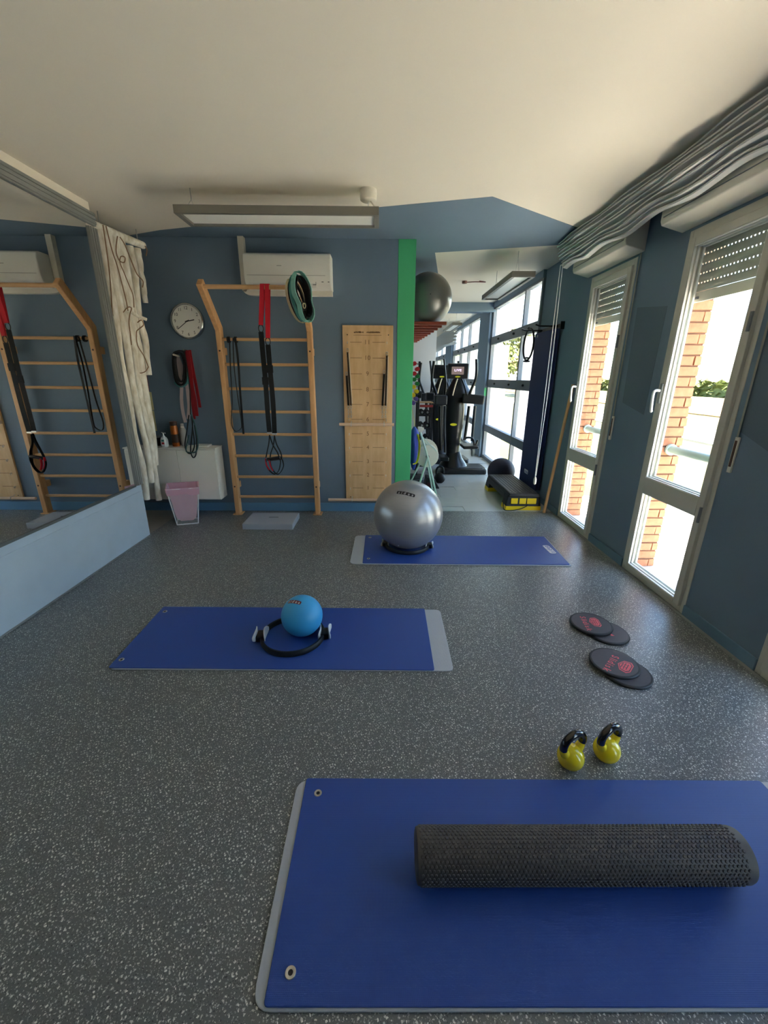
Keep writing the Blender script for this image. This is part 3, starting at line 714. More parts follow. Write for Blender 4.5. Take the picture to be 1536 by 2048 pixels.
# ---- bundle of teal and black bands slung over the top of the right post
def oval(u, v, a, b, tilt, y, n=28, pinch=0.0):
    c = aty(u, v, y); out = []
    for i in range(n):
        q = 2*math.pi*i/n; lx = a*math.cos(q)*(1-pinch*math.cos(q*1.0)**0*math.exp(-((math.sin(q)+.25)/.35)**2)); lz = b*math.sin(q)
        out.append(c+V((lx*math.cos(tilt)-lz*math.sin(tilt), 0, lx*math.sin(tilt)+lz*math.cos(tilt))))
    return out
WD = V((-.62, .76, .16)).normalized()
specs = [(606, 594, .074, .195, .20, 3.93, .075, M_tealL, 'pale teal loop band on the outside of the hanging bundle', .32), (606, 594, .058, .158, .20, 3.93, .07, M_black, 'black loop band in the middle of the hanging bundle', .32), (600, 597, .072, .188, .22, 4.00, .05, M_teal, 'dark teal loop band inside the hanging bundle', .1),
         (600, 597, .058, .160, .22, 4.00, .05, M_black, 'black loop band behind the dark teal band in the bundle', .1), (593, 602, .072, .182, .27, 4.085, .04, mat('pale_beige_band', (214, 200, 160), .7), 'pale beige loop band at the back of the hanging bundle', .0), (593, 602, .058, .160, .27, 4.085, .035, mat('charcoal_band', (44, 44, 48), .7), 'charcoal loop band at the very back of the bundle', .0)]
for u, v, a, b, tl, y, wd, m_, lab, pin in specs:
    pr = oval(u, v, a, b, tl, y, pinch=pin)
    obj('loop_band', MB().ribbon(pr, WD, wd, .004, True), m_, smooth=False, label=lab, cat='band', group='bands slung over the top bar')
obj('loop_band', MB().ribbon(oval(609, 612, .020, .032, 0, 3.93), (0, 1, 0), .05, .004, True), M_black, label='small coiled black band inside the hanging bundle', cat='band', group='bands slung over the top bar')
obj('loop_band', MB().ribbon(oval(609, 612, .012, .020, 0, 3.93), (0, 1, 0), .05, .003, True), mat('pale_beige_band', (214, 200, 160)), label='tiny beige coil inside the small black band', cat='band', group='bands slung over the top bar')

# ---- plywood spring board
bd = thing('spring_board', 'tall plywood board with numbered lines and springs on the wall', 'exercise board', (-.145, 4.57, .134))
obj('board', MB().box(-.402, .118, 4.565, 4.589, .134, 2.0), M_ply, bd, bevel=.003)
NZ = {11: 1.839, 10: 1.687, 9: 1.530, 8: 1.372, 7: 1.217, 6: 1.059, 5: .905, 4: .753, 3: .595, 2: .44, 1: .287}
for k, z in NZ.items():
    for j, ch in enumerate(str(k)):
        obj('numeral', place(text_mesh(ch, .062), (-.148+(j-.5)*.034*(len(str(k))-1), 4.5635, z), (1, 0, 0), (0, 0, 1)), M_engr, bd)
    for xa, xb in ((-.325, -.205), (-.095, .035)): obj('engraved_line', MB().box(xa, xb, 4.5632, 4.565, z-.0022, z+.0022), M_engr, bd)
    for x in (-.352, .055):
        obj('eye_hook', MB().torus((x, 4.548, z-.006), .010, .0028, Matrix.Rotation(math.radians(90), 3, 'Y'), 14, 6).cyl((x, 4.565, z), (x, 4.555, z), .004, 8), M_steel, bd, smooth=True)
M_engr2 = mat('print_brown', (120, 88, 56), .7)
hb = MB()
rnd = random.Random(2)
for xa, xb in ((-.285, -.185), (-.155, -.015)):      # illegible small printed line
    x = xa
    while x < xb: 
        L = rnd.uniform(.006, .012); hb.box(x, min(x+L, xb), 4.5634, 4.565, 1.934-rnd.uniform(.004, .008), 1.934+rnd.uniform(.003, .009)); x += L+.0022
obj('printed_line', hb, M_engr2, bd, kind='stuff')
obj('engraved_line', MB().box(-.29, 0.0, 4.5634, 4.565, 1.905, 1.908), M_engr, bd)
for x, z in ((-.352, 1.91), (.07, 1.91), (-.352, .18)): obj('screw', MB().cyl((x, 4.566, z), (x, 4.563, z), .006, 10), mat('bolt_brown', (70, 52, 36)), bd)
def spring(p0, p1, r, turns, wire):
    p0, p1 = V(p0), V(p1); d = p1-p0; n = turns*6; out = []
    ax = V((1, 0, 0)); ay = V((0, 1, 0))
    for i in range(n+1):
        a = 2*math.pi*i/6; out.append(p0+d*(i/n)+ax*r*math.cos(a)+ay*r*math.sin(a))
    return MB().tube(out, wire, 4)
for nm, xt, zt_, xb, zb in (('a', -.352, 1.79, -.325, 1.21), ('b', .055, 1.76, .045, 1.21), ('c', -.365, 1.56, -.352, 1.21), ('d', .028, 1.58, .012, 1.21)):
    y = 4.53
    s_ = obj('spring', spring((xt, y, zt_-.05), (xb, y, zb), .0095, 62, .0026), mat('spring_dark', (66, 58, 52), .35, .8), bd)
    obj('spring_cover', MB().tube([(xt+.014, y+.004, zt_-.06), (xb+.014, y+.004, zb+.02)], .0045, 6), mat('cord_beige', (222, 204, 180), .6), s_)
    obj('clip', MB().torus((xt, y, zt_-.03), .011, .0025, mY, 16, 6, 1.5), M_steel, s_, smooth=True); obj('clip', MB().torus((xb, y, zb-.02), .011, .0025, mY, 16, 6, 1.5), M_steel, s_, smooth=True)
    for k in range(4): obj('chain_link', MB().torus((xb, y, zb-.045-k*.024), .008, .0024, mY if k % 2 else Matrix.Rotation(math.radians(90), 3, 'Y') , 12, 6, 1.6 if k % 2 else 1), M_steel, s_, smooth=True)
for (x0, z0, x1, z1, nm, lab, y_) in ((-.452, 1.012, .138, 1.012, 'a', 'short wooden dowel hung across the middle of the spring board', 4.50), (-.600, .163, .05, .163, 'b', 'long wooden dowel hung across the foot of the spring board', 4.50)):
    t = thing('dowel', lab, 'dowel', ((x0+x1)/2, y_, z0-.016), 'dowels on the spring board')
    obj('rod', MB().cyl((x0, y_, z0), (x1, y_, z1), .0165, 14), mat('pale_dowel', (222, 188, 158), .5), t, smooth=True)
    for x in ((-.325, .03) if nm == 'a' else (-.33, -.02)):
        obj('clamp', MB().torus((x, y_, z0), .021, .004, Matrix.Rotation(math.radians(90), 3, 'Y'), 18, 6).cyl((x, y_+.018, z0+.012), (x, 4.552, z0+.028), .003, 6), M_steel, t, smooth=True)

# ================================================================ BACK LEFT CORNER
M_bark = mat('white_bark', (250, 246, 236), .85, rgb2=(208, 196, 174), nscale=9, stretch=(3, 3, 1.1), bump=.6, bscale=45)
M_rope = mat('brown_rope', (150, 118, 90), .9)
br = thing('hanging_branches', 'bundle of whitewashed branches hanging on ropes beside the mirror', 'branch decoration', (-2.33, 4.15, .18))
ra, rb = V((-2.335, 3.86, 2.655)), V((-2.235, 4.44, 2.655))
obj('top_rod', MB().tube([ra, ra.lerp(rb, .5)+V((0, 0, -.004)), rb], [.030, .034, .030], 10), M_bark, br, smooth=True)
rnd = random.Random(21)
poles = [((197, 460), (294, 999), 3.94, .034), ((214, 465), (303, 965), 4.00, .033), ((226, 470), (318, 1000), 4.10, .036), ((240, 478), (312, 930), 4.16, .036), ((258, 492), (298, 750), 4.30, .036), ((273, 497), (291, 606), 4.40, .032), ((248, 500), (304, 870), 4.22, .030)]
for (t_, b_, y, r) in poles:
    a = aty(*t_, y); b = aty(*b_, y); n = 7; pts = []; rr = []
    for i in range(n+1):
        f = i/n; pts.append(a.lerp(b, f)+V((rnd.uniform(-.012, .012), rnd.uniform(-.012, .012), 0))*(0 if i in (0, n) else 1)); rr.append(r*(1.05-.25*f)*rnd.uniform(.92, 1.08))
    obj('branch', MB().tube(smoothpath(pts, 3), [rr[min(n, int(i/3))] for i in range(3*n+1)], 10), M_bark, br, smooth=True)
cs = MB().tube(smoothpath([aty(236, 617, 4.02), aty(258, 622, 4.05), aty(276, 632, 4.14), aty(293, 639, 4.20)], 3), .014, 8)
obj('cross_stick', cs, M_bark, br, smooth=True)
ropes = [((206, 450), (216, 520), (222, 580), (224, 620), (226, 632)), ((212, 452), (224, 500), (234, 530), (242, 560), (252, 600), (256, 622)), ((235, 472), (232, 500), (238, 520), (248, 525), (250, 515), (242, 513), (240, 525), (248, 545), (258, 570), (266, 590), (268, 615)),
         ((240, 474), (250, 490), (262, 520), (274, 548), (286, 562), (285, 575)), ((245, 627), (255, 615), (263, 616), (260, 628), (258, 645), (261, 670), (263, 690)), ((275, 645), (283, 640), (287, 650), (278, 658), (273, 665), (275, 690), (288, 712), (297, 735)), ((297, 733), (292, 742), (283, 746), (275, 745)), ((290, 492), (294, 500), (292, 512))]
for i, rp in enumerate(ropes):
    y = 3.90 if i < 2 else (4.0 if i < 6 else 4.1)
    obj('rope', MB().tube(smoothpath([aty(u, v, y+.002*k) for k, (u, v) in enumerate(rp)], 4), .0045, 6), M_rope, br, smooth=True)
obj('hanger_hook', MB().tube([(-2.32, 3.95, 2.68), (-2.32, 3.95, ZC)], .004, 6), M_steel, br)
obj('hanger_hook', MB().tube([(-2.25, 4.38, 2.68), (-2.25, 4.38, ZC)], .004, 6), M_steel, br)

# cards pinned to the back wall behind the branches
for nm, (u0, v0, u1, v1), c, lab in (('a', (272, 750, 299, 783), (112, 40, 62), 'dark red card pinned behind the branches'), ('b', (280, 784, 308, 820), (212, 202, 150), 'cream card pinned below the dark red card'), ('c', (288, 821, 314, 862), (206, 196, 146), 'lower cream card pinned behind the branches'), ('d', (228, 702, 244, 742), (92, 70, 96), 'small purple card pinned beside the mirror frame')):
    a = aty(u0, v0, 4.584); b = aty(u1, v1, 4.584)
    obj('pinned_card', MB().box(a.x, b.x, 4.584, 4.5885, b.z, a.z), mat('card_'+nm, c, .7), label=lab, cat='card', group='cards on the back wall')

# white cabinet
cb_ = thing('wall_cabinet', 'white low cabinet hung on the back wall behind the waste bin', 'cabinet', (-2.2, 4.48, .19))
obj('body', MB().box(-2.68, -1.775, 4.392, 4.576, .19, .755), M_white, cb_, bevel=.004)
obj('door', MB().box(-2.68, -2.192, 4.378, 4.391, .20, .742), M_white, cb_, bevel=.003)
obj('door', MB().box(-2.188, -1.779, 4.378, 4.391, .20, .742), M_white, cb_, bevel=.003)
obj('top_board', MB().box(-2.69, -1.77, 4.37, 4.576, .7555, .768), M_white, cb_, bevel=.003)
CT = .7685
def bottle(x, y, prof, m_, name, label, cat):
    t = thing(name, label, cat, (x, y, CT)); obj('body', MB().lathe(prof, (x, y, CT), 20), m_, t, smooth=True); return t
sx = aty(329, 885, 4.45).x
t = bottle(sx, 4.45, [(.034, 0), (.038, .01), (.038, .07), (.03, .095), (.014, .11), (.012, .118)], mat('clear_plastic', (206, 212, 214), .3), 'soap_bottle', 'clear pump soap bottle with a teal and red label', 'soap bottle')
obj('label_sticker', MB().obox((sx+.004, 4.4105, CT+.055), (.020, 0, 0), (0, .0008, 0), (0, 0, .034)), M_white2, t)
obj('label_print', MB().obox((sx+.004, 4.4092, CT+.070), (.014, 0, 0), (0, .0006, 0), (0, 0, .011)), M_teal, t, label='teal print')
obj('label_print', MB().obox((sx+.004, 4.4092, CT+.042), (.014, 0, 0), (0, .0006, 0), (0, 0, .011)), mat('print_red', (200, 50, 56), .5), t, label='red print')
obj('pump', MB().cyl((sx, 4.45, CT+.117), (sx, 4.45, CT+.150), .006, 8).cyl((sx-.012, 4.445, CT+.152), (sx+.034, 4.43, CT+.147), .005, 8), M_white2, t, smooth=True)
x = aty(352, 885, 4.49).x
t = bottle(x, 4.49, [(.036, 0), (.038, .006), (.038, .20), (.034, .215), (.034, .245), (.030, .25)], mat('amber', (176, 96, 34), .3, .35), 'spray_can', 'amber and black spray can on the cabinet', 'can')
obj('cap', MB().lathe([(.036, .222), (.037, .228), (.037, .262), (.032, .266)], (x, 4.49, CT), 20), mat('brown_cap', (72, 40, 24), .5), t, smooth=True)
obj('label_band', MB().lathe([(.0385, .04), (.0385, .13)], (x, 4.49, CT), 20, None, False, False), mat('dark_label', (58, 36, 26), .5), t, smooth=True)
x = aty(366, 885, 4.50).x+.012
t = bottle(x, 4.51, [(.030, 0), (.033, .006), (.033, .17), (.024, .195), (.017, .20), (.017, .235), (.015, .24)], mat('grey_plastic', (168, 166, 162), .4), 'spray_bottle', 'grey plastic bottle next to the amber can', 'bottle')
obj('collar', MB().lathe([(.0185, .198), (.0185, .212)], (x, 4.51, CT), 16), M_cream, t)
x = aty(314, 885, 4.52).x
t = thing('speaker_box', 'small black box standing behind the soap bottle', 'box', (x, 4.53, CT))
obj('case', MB().box(x-.035, x+.035, 4.50, 4.56, CT, CT+.085), M_blk2, t, bevel=.006); obj('lid', MB().box(x-.03, x+.03, 4.505, 4.555, CT+.0855, CT+.105), M_alu, t, bevel=.004)
x = aty(408, 890, 4.5).x
t = thing('flat_box', 'flat white box lying at the end of the cabinet', 'box', (x, 4.48, CT)); obj('case', MB().box(x-.08, x+.07, 4.42, 4.54, CT, CT+.014), M_white, t, bevel=.002); obj('lid', MB().box(x-.082, x+.072, 4.418, 4.542, CT+.0145, CT+.020), M_white, t, bevel=.002)

# bands on the wall hook
hk = thing('wall_hook', 'small steel wall hook holding the red and black bands', 'hook', (-2.02, 4.56, 1.72))
hp = aty(374, 703, 4.54); hp2 = aty(353.6, 712, 4.54)
obj('peg', MB().cyl((hp.x, 4.588, hp.z), (hp.x, 4.47, hp.z+.01), .008, 10), M_steel, hk, smooth=True)
obj('peg', MB().cyl((hp2.x, 4.588, hp2.z), (hp2.x, 4.47, hp2.z+.01), .009, 10), M_cream, hk, smooth=True)
def hb_(u, v, y=4.50): return aty(u, v, y)
G = 'bands on the wall hook'
def loopb(name, label, pts, wd, m_, t=.004, y=4.50, wdir=(0, 1, 0)):
    q = smoothpath([hb_(u, v, y) for u, v in pts]+[hb_(*pts[0], y)], 5)[:-1]
    return obj(name, MB().ribbon(q, wdir, wd, t, True), m_, label=label, cat='band', group=G)
loopb('loop_band', 'wide black loop band on the wall hook', [(351, 704.5), (362, 701.5), (370, 708), (373, 735), (372, 760), (364, 770), (354, 764), (349, 742), (347.3, 722), (347.6, 710)], .05, M_black, .012, 4.545)
loopb('loop_band', 'narrow black loop band nested in the wide one', [(353, 707.6), (362, 706), (368, 725), (368, 755), (362, 764), (354.5, 752), (351, 730), (350.4, 714)], .05, mat('charcoal_band', (44, 44, 48), .7), .006, 4.545)
obj('loop_band', MB().ribbon(smoothpath([hb_(u, v, 4.545) for u, v in ((376, 722), (376.7, 740), (376, 761), (371.2, 770), (364, 774), (356, 770.8), (350.3, 764.8))], 5), (0, 1, 0), .048, .007), M_teal, label='teal loop band at the foot of the black coil', cat='band', group=G)
for k, (pts, y) in enumerate(((((375, 701), (380, 730), (384, 770), (390, 800), (394, 832)), 4.475), (((379, 700), (386, 740), (394, 780), (400, 815)), 4.49), (((372, 700), (378, 740), (383, 790), (389, 838)), 4.505))):
    obj('red_strap', MB().ribbon(smoothpath([hb_(u, v, y) for u, v in pts], 5), (.9, -.4, 0), .045-.006*k, .004), mat('dark_red_strap', (168, 22, 36), .6), label=['red strap hanging foremost from the wall hook', 'red strap hanging widest from the wall hook', 'red strap hanging behind the other red straps'][k], cat='strap', group=G)
for k, pts in enumerate((((353.4, 710.5), (359, 740), (363, 772), (363, 800), (366, 825), (371, 845)), ((354.4, 710.5), (366, 742), (373, 768), (376, 790), (378, 815), (376, 838)))):
    obj('pale_strap', MB().ribbon(smoothpath([hb_(u, v, 4.576+.006*k) for u, v in pts], 5), (1, 0, 0), .034, .004), mat('pale_pink_band', (206, 186, 186), .7), label=['pale pink band hanging below the teal loop', 'pale pink band tucked behind the red straps'][k], cat='band', group=G)
for k, (pts, m_) in enumerate(((((378, 830), (374, 860), (370, 890), (375, 905), (383, 906), (389, 890), (386, 860), (383, 832)), M_black), (((386, 835), (384, 870), (381, 900), (386, 915), (392, 908), (393, 880), (389, 850)), M_black), (((382, 828), (390, 850), (396, 885), (392, 903), (380, 905), (372, 900), (378, 870)), mat('dark_teal_tube', (44, 84, 84), .5)))):
    obj('tube_band', MB().tube(smoothpath([hb_(u, v, 4.36-.018*k) for u, v in pts], 5), .0065, 7), m_, smooth=True, label=['black tube band looping in front of the cabinet', 'longest black tube band hanging from the wall hook', 'dark teal tube band hanging from the wall hook'][k], cat='band', group=G)
obj('tube_hanger', MB().tube(smoothpath([(hp.x, 4.48, hp.z-.02), hb_(379, 770, 4.47), hb_(381, 829, 4.36)], 5), .006, 6), M_black, label='black cord that holds the tube bands on the hook', cat='cord')

# waste bin with pink bag
bn = thing('waste_bin', 'white wire waste bin lined with a pink bag', 'waste bin', (-2.08, 4.17, 0))
bc = V((-2.085, 4.19, 0)); ang = math.radians(20)
def bp_(a, b, z, s=1.0):
    k = (.105+.05*z/.40)*s; return bc+V((k*(a*math.cos(ang)-b*math.sin(ang)), .82*k*(a*math.sin(ang)+b*math.cos(ang)), z))
m = MB()
cor = ((-1, -1), (1, -1), (1, 1), (-1, 1))
for i in range(4):
    a, b = cor[i], cor[(i+1) % 4]
    m = MB(); m.tube([bp_(*a, .004), bp_(*a, .40)], .0045, 6); obj('upright_wire', m, M_white2, bn)
    for z, nm in ((.005, 'foot_wire'), (.40, 'rim_wire')): obj(nm, MB().tube([bp_(*a, z), bp_(*b, z)], .0055, 6), M_white2, bn)
m_ = bpy.data.materials.new('mesh_side'); m_.use_nodes = True; nd = m_.node_tree.nodes; b_ = nd['Principled BSDF']; b_.inputs['Base Color'].default_value = (.85, .85, .86, 1); b_.inputs['Alpha'].default_value = .25
for i in range(4):
    a, b = cor[i], cor[(i+1) % 4]
    obj('wire_side', MB().add([bp_(*a, .006), bp_(*b, .006), bp_(*b, .398), bp_(*a, .398)], [(0, 1, 2, 3)]), m_, bn)
pk = bpy.data.materials.new('pink_film'); pk.use_nodes = True; b_ = pk.node_tree.nodes['Principled BSDF']; b_.inputs['Base Color'].default_value = (*lin((246, 190, 210)), 1); b_.inputs['Alpha'].default_value = .6; b_.inputs['Roughness'].default_value = .35
m = MB(); vs_ = []; fs_ = []; rnd = random.Random(3); NQ = 32
for zi, z in enumerate((.03, .07, .14, .22, .30, .37, .405, .41, .37, .335)):
    for q in range(NQ):
        a = 2*math.pi*q/NQ; s_ = max(abs(math.cos(a)), abs(math.sin(a)))
        k = [.55, .82, .90, .91, .92, .93, .955, 1.04, 1.06, 1.07][zi]*(1+rnd.uniform(-.035, .02)*(1 if zi < 6 else .4))
        vs_.append(bp_(math.cos(a)/s_, math.sin(a)/s_, z+(rnd.uniform(-.012, .012) if zi > 7 else 0), k))
for zi in range(9):
    for q in range(NQ): fs_.append((zi*NQ+q, zi*NQ+(q+1) % NQ, (zi+1)*NQ+(q+1) % NQ, (zi+1)*NQ+q))
fs_.append(tuple(range(NQ))[::-1]); m.add(vs_, fs_)
obj('liner_bag', m, pk, bn, smooth=True, label='pink plastic liner bag')

# flat grey pad on the floor
q = [atz(486, 1058, 0), atz(585, 1061, 0)]
gp = thing('flat_pad', 'flat light grey box lying on the floor before the climbing bars', 'box', (-1.15, 4.12, 0))
obj('body', MB().box(-1.42, -.905, 3.955, 4.33, 0, .062), mat('pad_grey', (168, 174, 184), .6), gp, bevel=.004)
obj('printed_mark', MB().box(-1.20, -1.10, 4.165, 4.180, .0621, .0628), mat('mark_dark', (70, 74, 82), .6), gp)

# ================================================================ MATS
def rr_poly(p, z, rads):       # p: 4 corners ccw, rounded
    out = []
    for i in range(4):
        a, b, c = V(p[i-1]), V(p[i]), V(p[(i+1) % 4]); r = rads[i]
        if r == 0: out.append(V((b.x, b.y, z))); continue
        d1 = (a-b).normalized()*r; d2 = (c-b).normalized()*r
        for k in range(6):
            t = k/5; q = (b+d1)*(1-t)**2+b*2*t*(1-t)+(b+d2)*t*t; out.append(V((q.x, q.y, z)))
    return out
def exercise_mat(label, blue, grey, eyes, rads):
    c = sum((V(b) for b in blue), V((0, 0)))/4
    t = thing('exercise_mat', label, 'exercise mat', (c.x, c.y, 0), 'blue exercise mats')
    obj('underlay', MB().prism(rr_poly(grey, .0005, rads), (0, 0, .0065)), M_grey, t, bevel=.002, label='light grey underside layer showing at the edge')
    obj('top_layer', MB().prism(rr_poly(blue, .0072, [.012]*4), (0, 0, .005)), M_matblue, t, bevel=.0015)
    for e in eyes:
        o = atz(e[0], e[1], .0125)
        obj('eyelet', MB().lathe([(.0065, .0005), (.0095, .0022), (.0135, .0016), (.0145, 0)], (o.x, o.y, .0124), 24, None, False, False), M_steel, t, smooth=True)
        obj('eyelet_hole', MB().lathe([(.0068, 0), (.0068, .0004)], (o.x, o.y, .0124), 16), M_blkprint, t)
    return t
P2 = lambda u, v: (lambda q: (q.x, q.y))(atz(u, v, .012))
b1 = [P2(526, 2014), (1.49, P2(526, 2014)[1]-.006), P2(1520, 1561), P2(613, 1556)]
g1 = [(b1[0][0]-.030, b1[0][1]-.006), (1.60, b1[0][1]-.011), (1.60, b1[2][1]-.002), (b1[3][0]-.034, b1[3][1]-.004)]
exercise_mat('blue exercise mat lying under the black foam roller', b1, g1, ((636, 1586), (581, 1945)), [.05, .05, .06, .05])
b2 = [P2(216, 1335), P2(869, 1340), P2(849, 1217), P2(327, 1213)]
g2 = [(b2[0][0]+.02, b2[0][1]-.006), P2(908, 1340), P2(880, 1218), (b2[3][0]+.02, b2[3][1]+.012)]
exercise_mat('blue exercise mat under the small light blue ball', b2, g2, ((330, 1223), (243, 1319)), [.0, .035, .035, .0])
b3 = [P2(725, 1126), P2(1140, 1129), P2(1088, 1073), P2(731, 1070)]
g3 = [P2(699, 1126), (b3[1][0]+.012, b3[1][1]-.012), (b3[2][0]+.012, b3[2][1]+.006), P2(711, 1070)]
m3 = exercise_mat('blue exercise mat under the large silver ball', b3, g3, ((740, 1075), (737, 1117)), [.05, .015, .015, .05])
# white outlined logo on the far mat
lc = atz(1098.5, 1098.5, .0135); e1 = (atz(1106, 1106, .0135)-atz(1090, 1091, .0135)); e1.z = 0; L_ = e1.length; e1.normalize(); e1 = -e1; e2 = V((-e1.y, e1.x, 0))
def sidea_badge(parent, o, ax, ay, w, h, cback, ctext, fn=None, border=None):
    ax, ay = V(ax), V(ay); fn = fn or (lambda p: V(o)+ax*p.x+ay*p.y)
    m = MB(); rp = roundrect(w, h, h*.28)
    N = 12; g = MB()
    ring = []
    for i in range(len(rp)):
        a_, b_ = V((*rp[i], 0)), V((*rp[(i+1) % len(rp)], 0)); nn = max(1, int((b_-a_).length/(h*.25)))
        ring += [a_.lerp(b_, q/nn) for q in range(nn)]
    vs = []; fs = []; nr = len(ring)
    for k in range(5):
        f = 1-k/4*.999
        vs += [V((p.x*(1 if k == 0 else (1-(1-f)*(1-.0))), p.y*f, 0)) for p in ring]
    for k in range(4):
        for i in range(nr): fs.append((k*nr+i, k*nr+(i+1) % nr, (k+1)*nr+(i+1) % nr, (k+1)*nr+i))
    g.add(vs, fs)
    obj('logo_plate', g.mapped(lambda p: fn(p)), cback, parent)
    for i, ch in enumerate('sidea'):
        t_ = text_mesh(ch, h*1.12, 0, h*.012)
        cx = (-.37, -.215, -.045, .175, .375)[i]*w*.98
        t_.mapped(lambda p: fn(V((p.x+cx, p.y-h*.02, .0012))))
        obj('logo_letter', t_, ctext, parent)
sidea_badge(m3, (0, 0, 0), e1, e2, .185, .058, M_white2, M_mat, lambda p: lc+e1*p.x+e2*p.y+V((0, 0, p.z*.5)))

# ================================================================ BALLS AND RINGS
def hit(u, v, c, r):
    d = ray(u, v).normalized(); oc = CAM-c; b = oc.dot(d); q = b*b-oc.dot(oc)+r*r; return CAM+d*(-b-math.sqrt(max(q, 0)))
def ball_badge(parent, c, r, p_mid, p_a, p_b, w, h, cb, ct):
    n0 = (hit(*p_mid, c, r)-c).normalized(); ax = (hit(*p_b, c, r)-hit(*p_a, c, r)); ax -= n0*ax.dot(n0); ax.normalize(); ay = n0.cross(ax)
    sidea_badge(parent, None, ax, ay, w, h, cb, ct, lambda p: c+(n0+(ax*p.x+ay*p.y)/r).normalized()*(r+.0008+p.z))
M_silver = mat('silver_vinyl', (168, 170, 174), .33, .45, noise=.04, nscale=9, stretch=(1, 1, 10))
R1 = .31; c1 = atz(816, 1029, .0125+R1)
sb = thing('gym_ball', 'large silver gym ball standing on the far blue mat', 'gym ball', (c1.x, c1.y, .0125))
obj('ball', MB().sphere(c1, R1, 64, 32), M_silver, sb, smooth=True)
ball_badge(sb, c1, R1, (811.5, 987), (794, 983), (830, 990.5), .165, .032, M_blkprint, mat('print_silver', (200, 202, 206), .5))
obj('valve_plug', MB().sphere(hit(797, 1091, c1, R1), .006, 10, 6), M_white2, sb, smooth=True)
R2 = .123; c2 = atz(604, 1231, .0125+R2)
bb = thing('pilates_ball', 'small light blue ball resting on the middle mat', 'exercise ball', (c2.x, c2.y, .0125))
obj('ball', MB().sphere(c2, R2, 48, 24), mat('sky_blue_vinyl', (58, 162, 222), .42), bb, smooth=True)
ball_badge(bb, c2, R2, (588, 1203.5), (580, 1203), (602, 1206), .098, .024, M_wine, M_white2)
M_padg = mat('pad_pale_grey', (206, 210, 212), .5)
def pilates_ring(label, c, R, rot, padh=.062):
    t = thing('pilates_ring', label, 'exercise ring', (c[0], c[1], .0125), 'pilates rings'); z0 = .0127; c = V((c[0], c[1], z0))
    prof = [(R-.008, .012), (R+.004, .010), (R+.009, .020), (R+.009, .034), (R+.004, .044), (R-.008, .042)]
    n = 64; vs = []; fs = []
    for i in range(n):
        a = 2*math.pi*i/n
        for r, z in prof: vs.append(c+V((r*math.cos(a), r*math.sin(a), z-.0095)))
    k = len(prof)
    for i in range(n):
        for q in range(k): fs.append((i*k+q, ((i+1) % n)*k+q, ((i+1) % n)*k+(q+1) % k, i*k+(q+1) % k))
    obj('hoop', MB().add(vs, fs), M_black, t, smooth=True)
    for s in (0, math.pi):
        a = rot+s; d = V((math.cos(a), math.sin(a), 0)); tg = V((-d.y, d.x, 0))
        obj('pad_mount', MB().obox(c+d*(R+.007)+V((0, 0, .019)), d*.0225, tg*.036, V((0, 0, .019))), M_black, t, bevel=.006)
        for dr, flip in ((.030, 1), (-.016, -1)):
            m = MB(); vs = []; fs = []; NU, NV = 12, 8
            for i in range(NU+1):
                u = -1+2*i/NU
                for j in range(NV+1):
                    v_ = -1+2*j/NV; wd_ = padh/2*math.sqrt(max(0, 1-u*u*.92))
                    vs.append(c+d*(R+dr+flip*(.012*u*u))+tg*(.058*u)+V((0, 0, padh/2+v_*wd_)))
            for i in range(NU):
                for j in range(NV): fs.append((i*(NV+1)+j, (i+1)*(NV+1)+j, (i+1)*(NV+1)+j+1, i*(NV+1)+j+1))
            o = obj('hand_pad', m.add(vs, fs), M_padg, t, smooth=True); md = o.modifiers.new('s', 'SOLIDIFY'); md.thickness = .006; md.offset = 0
    return t
pilates_ring('black pilates ring with grey pads around the small blue ball', (-.522, 2.105), .182, math.radians(4), .068)
pilates_ring('black pilates ring with grey pads under the silver ball', (c1.x, c1.y), .196, math.radians(-6), .052)

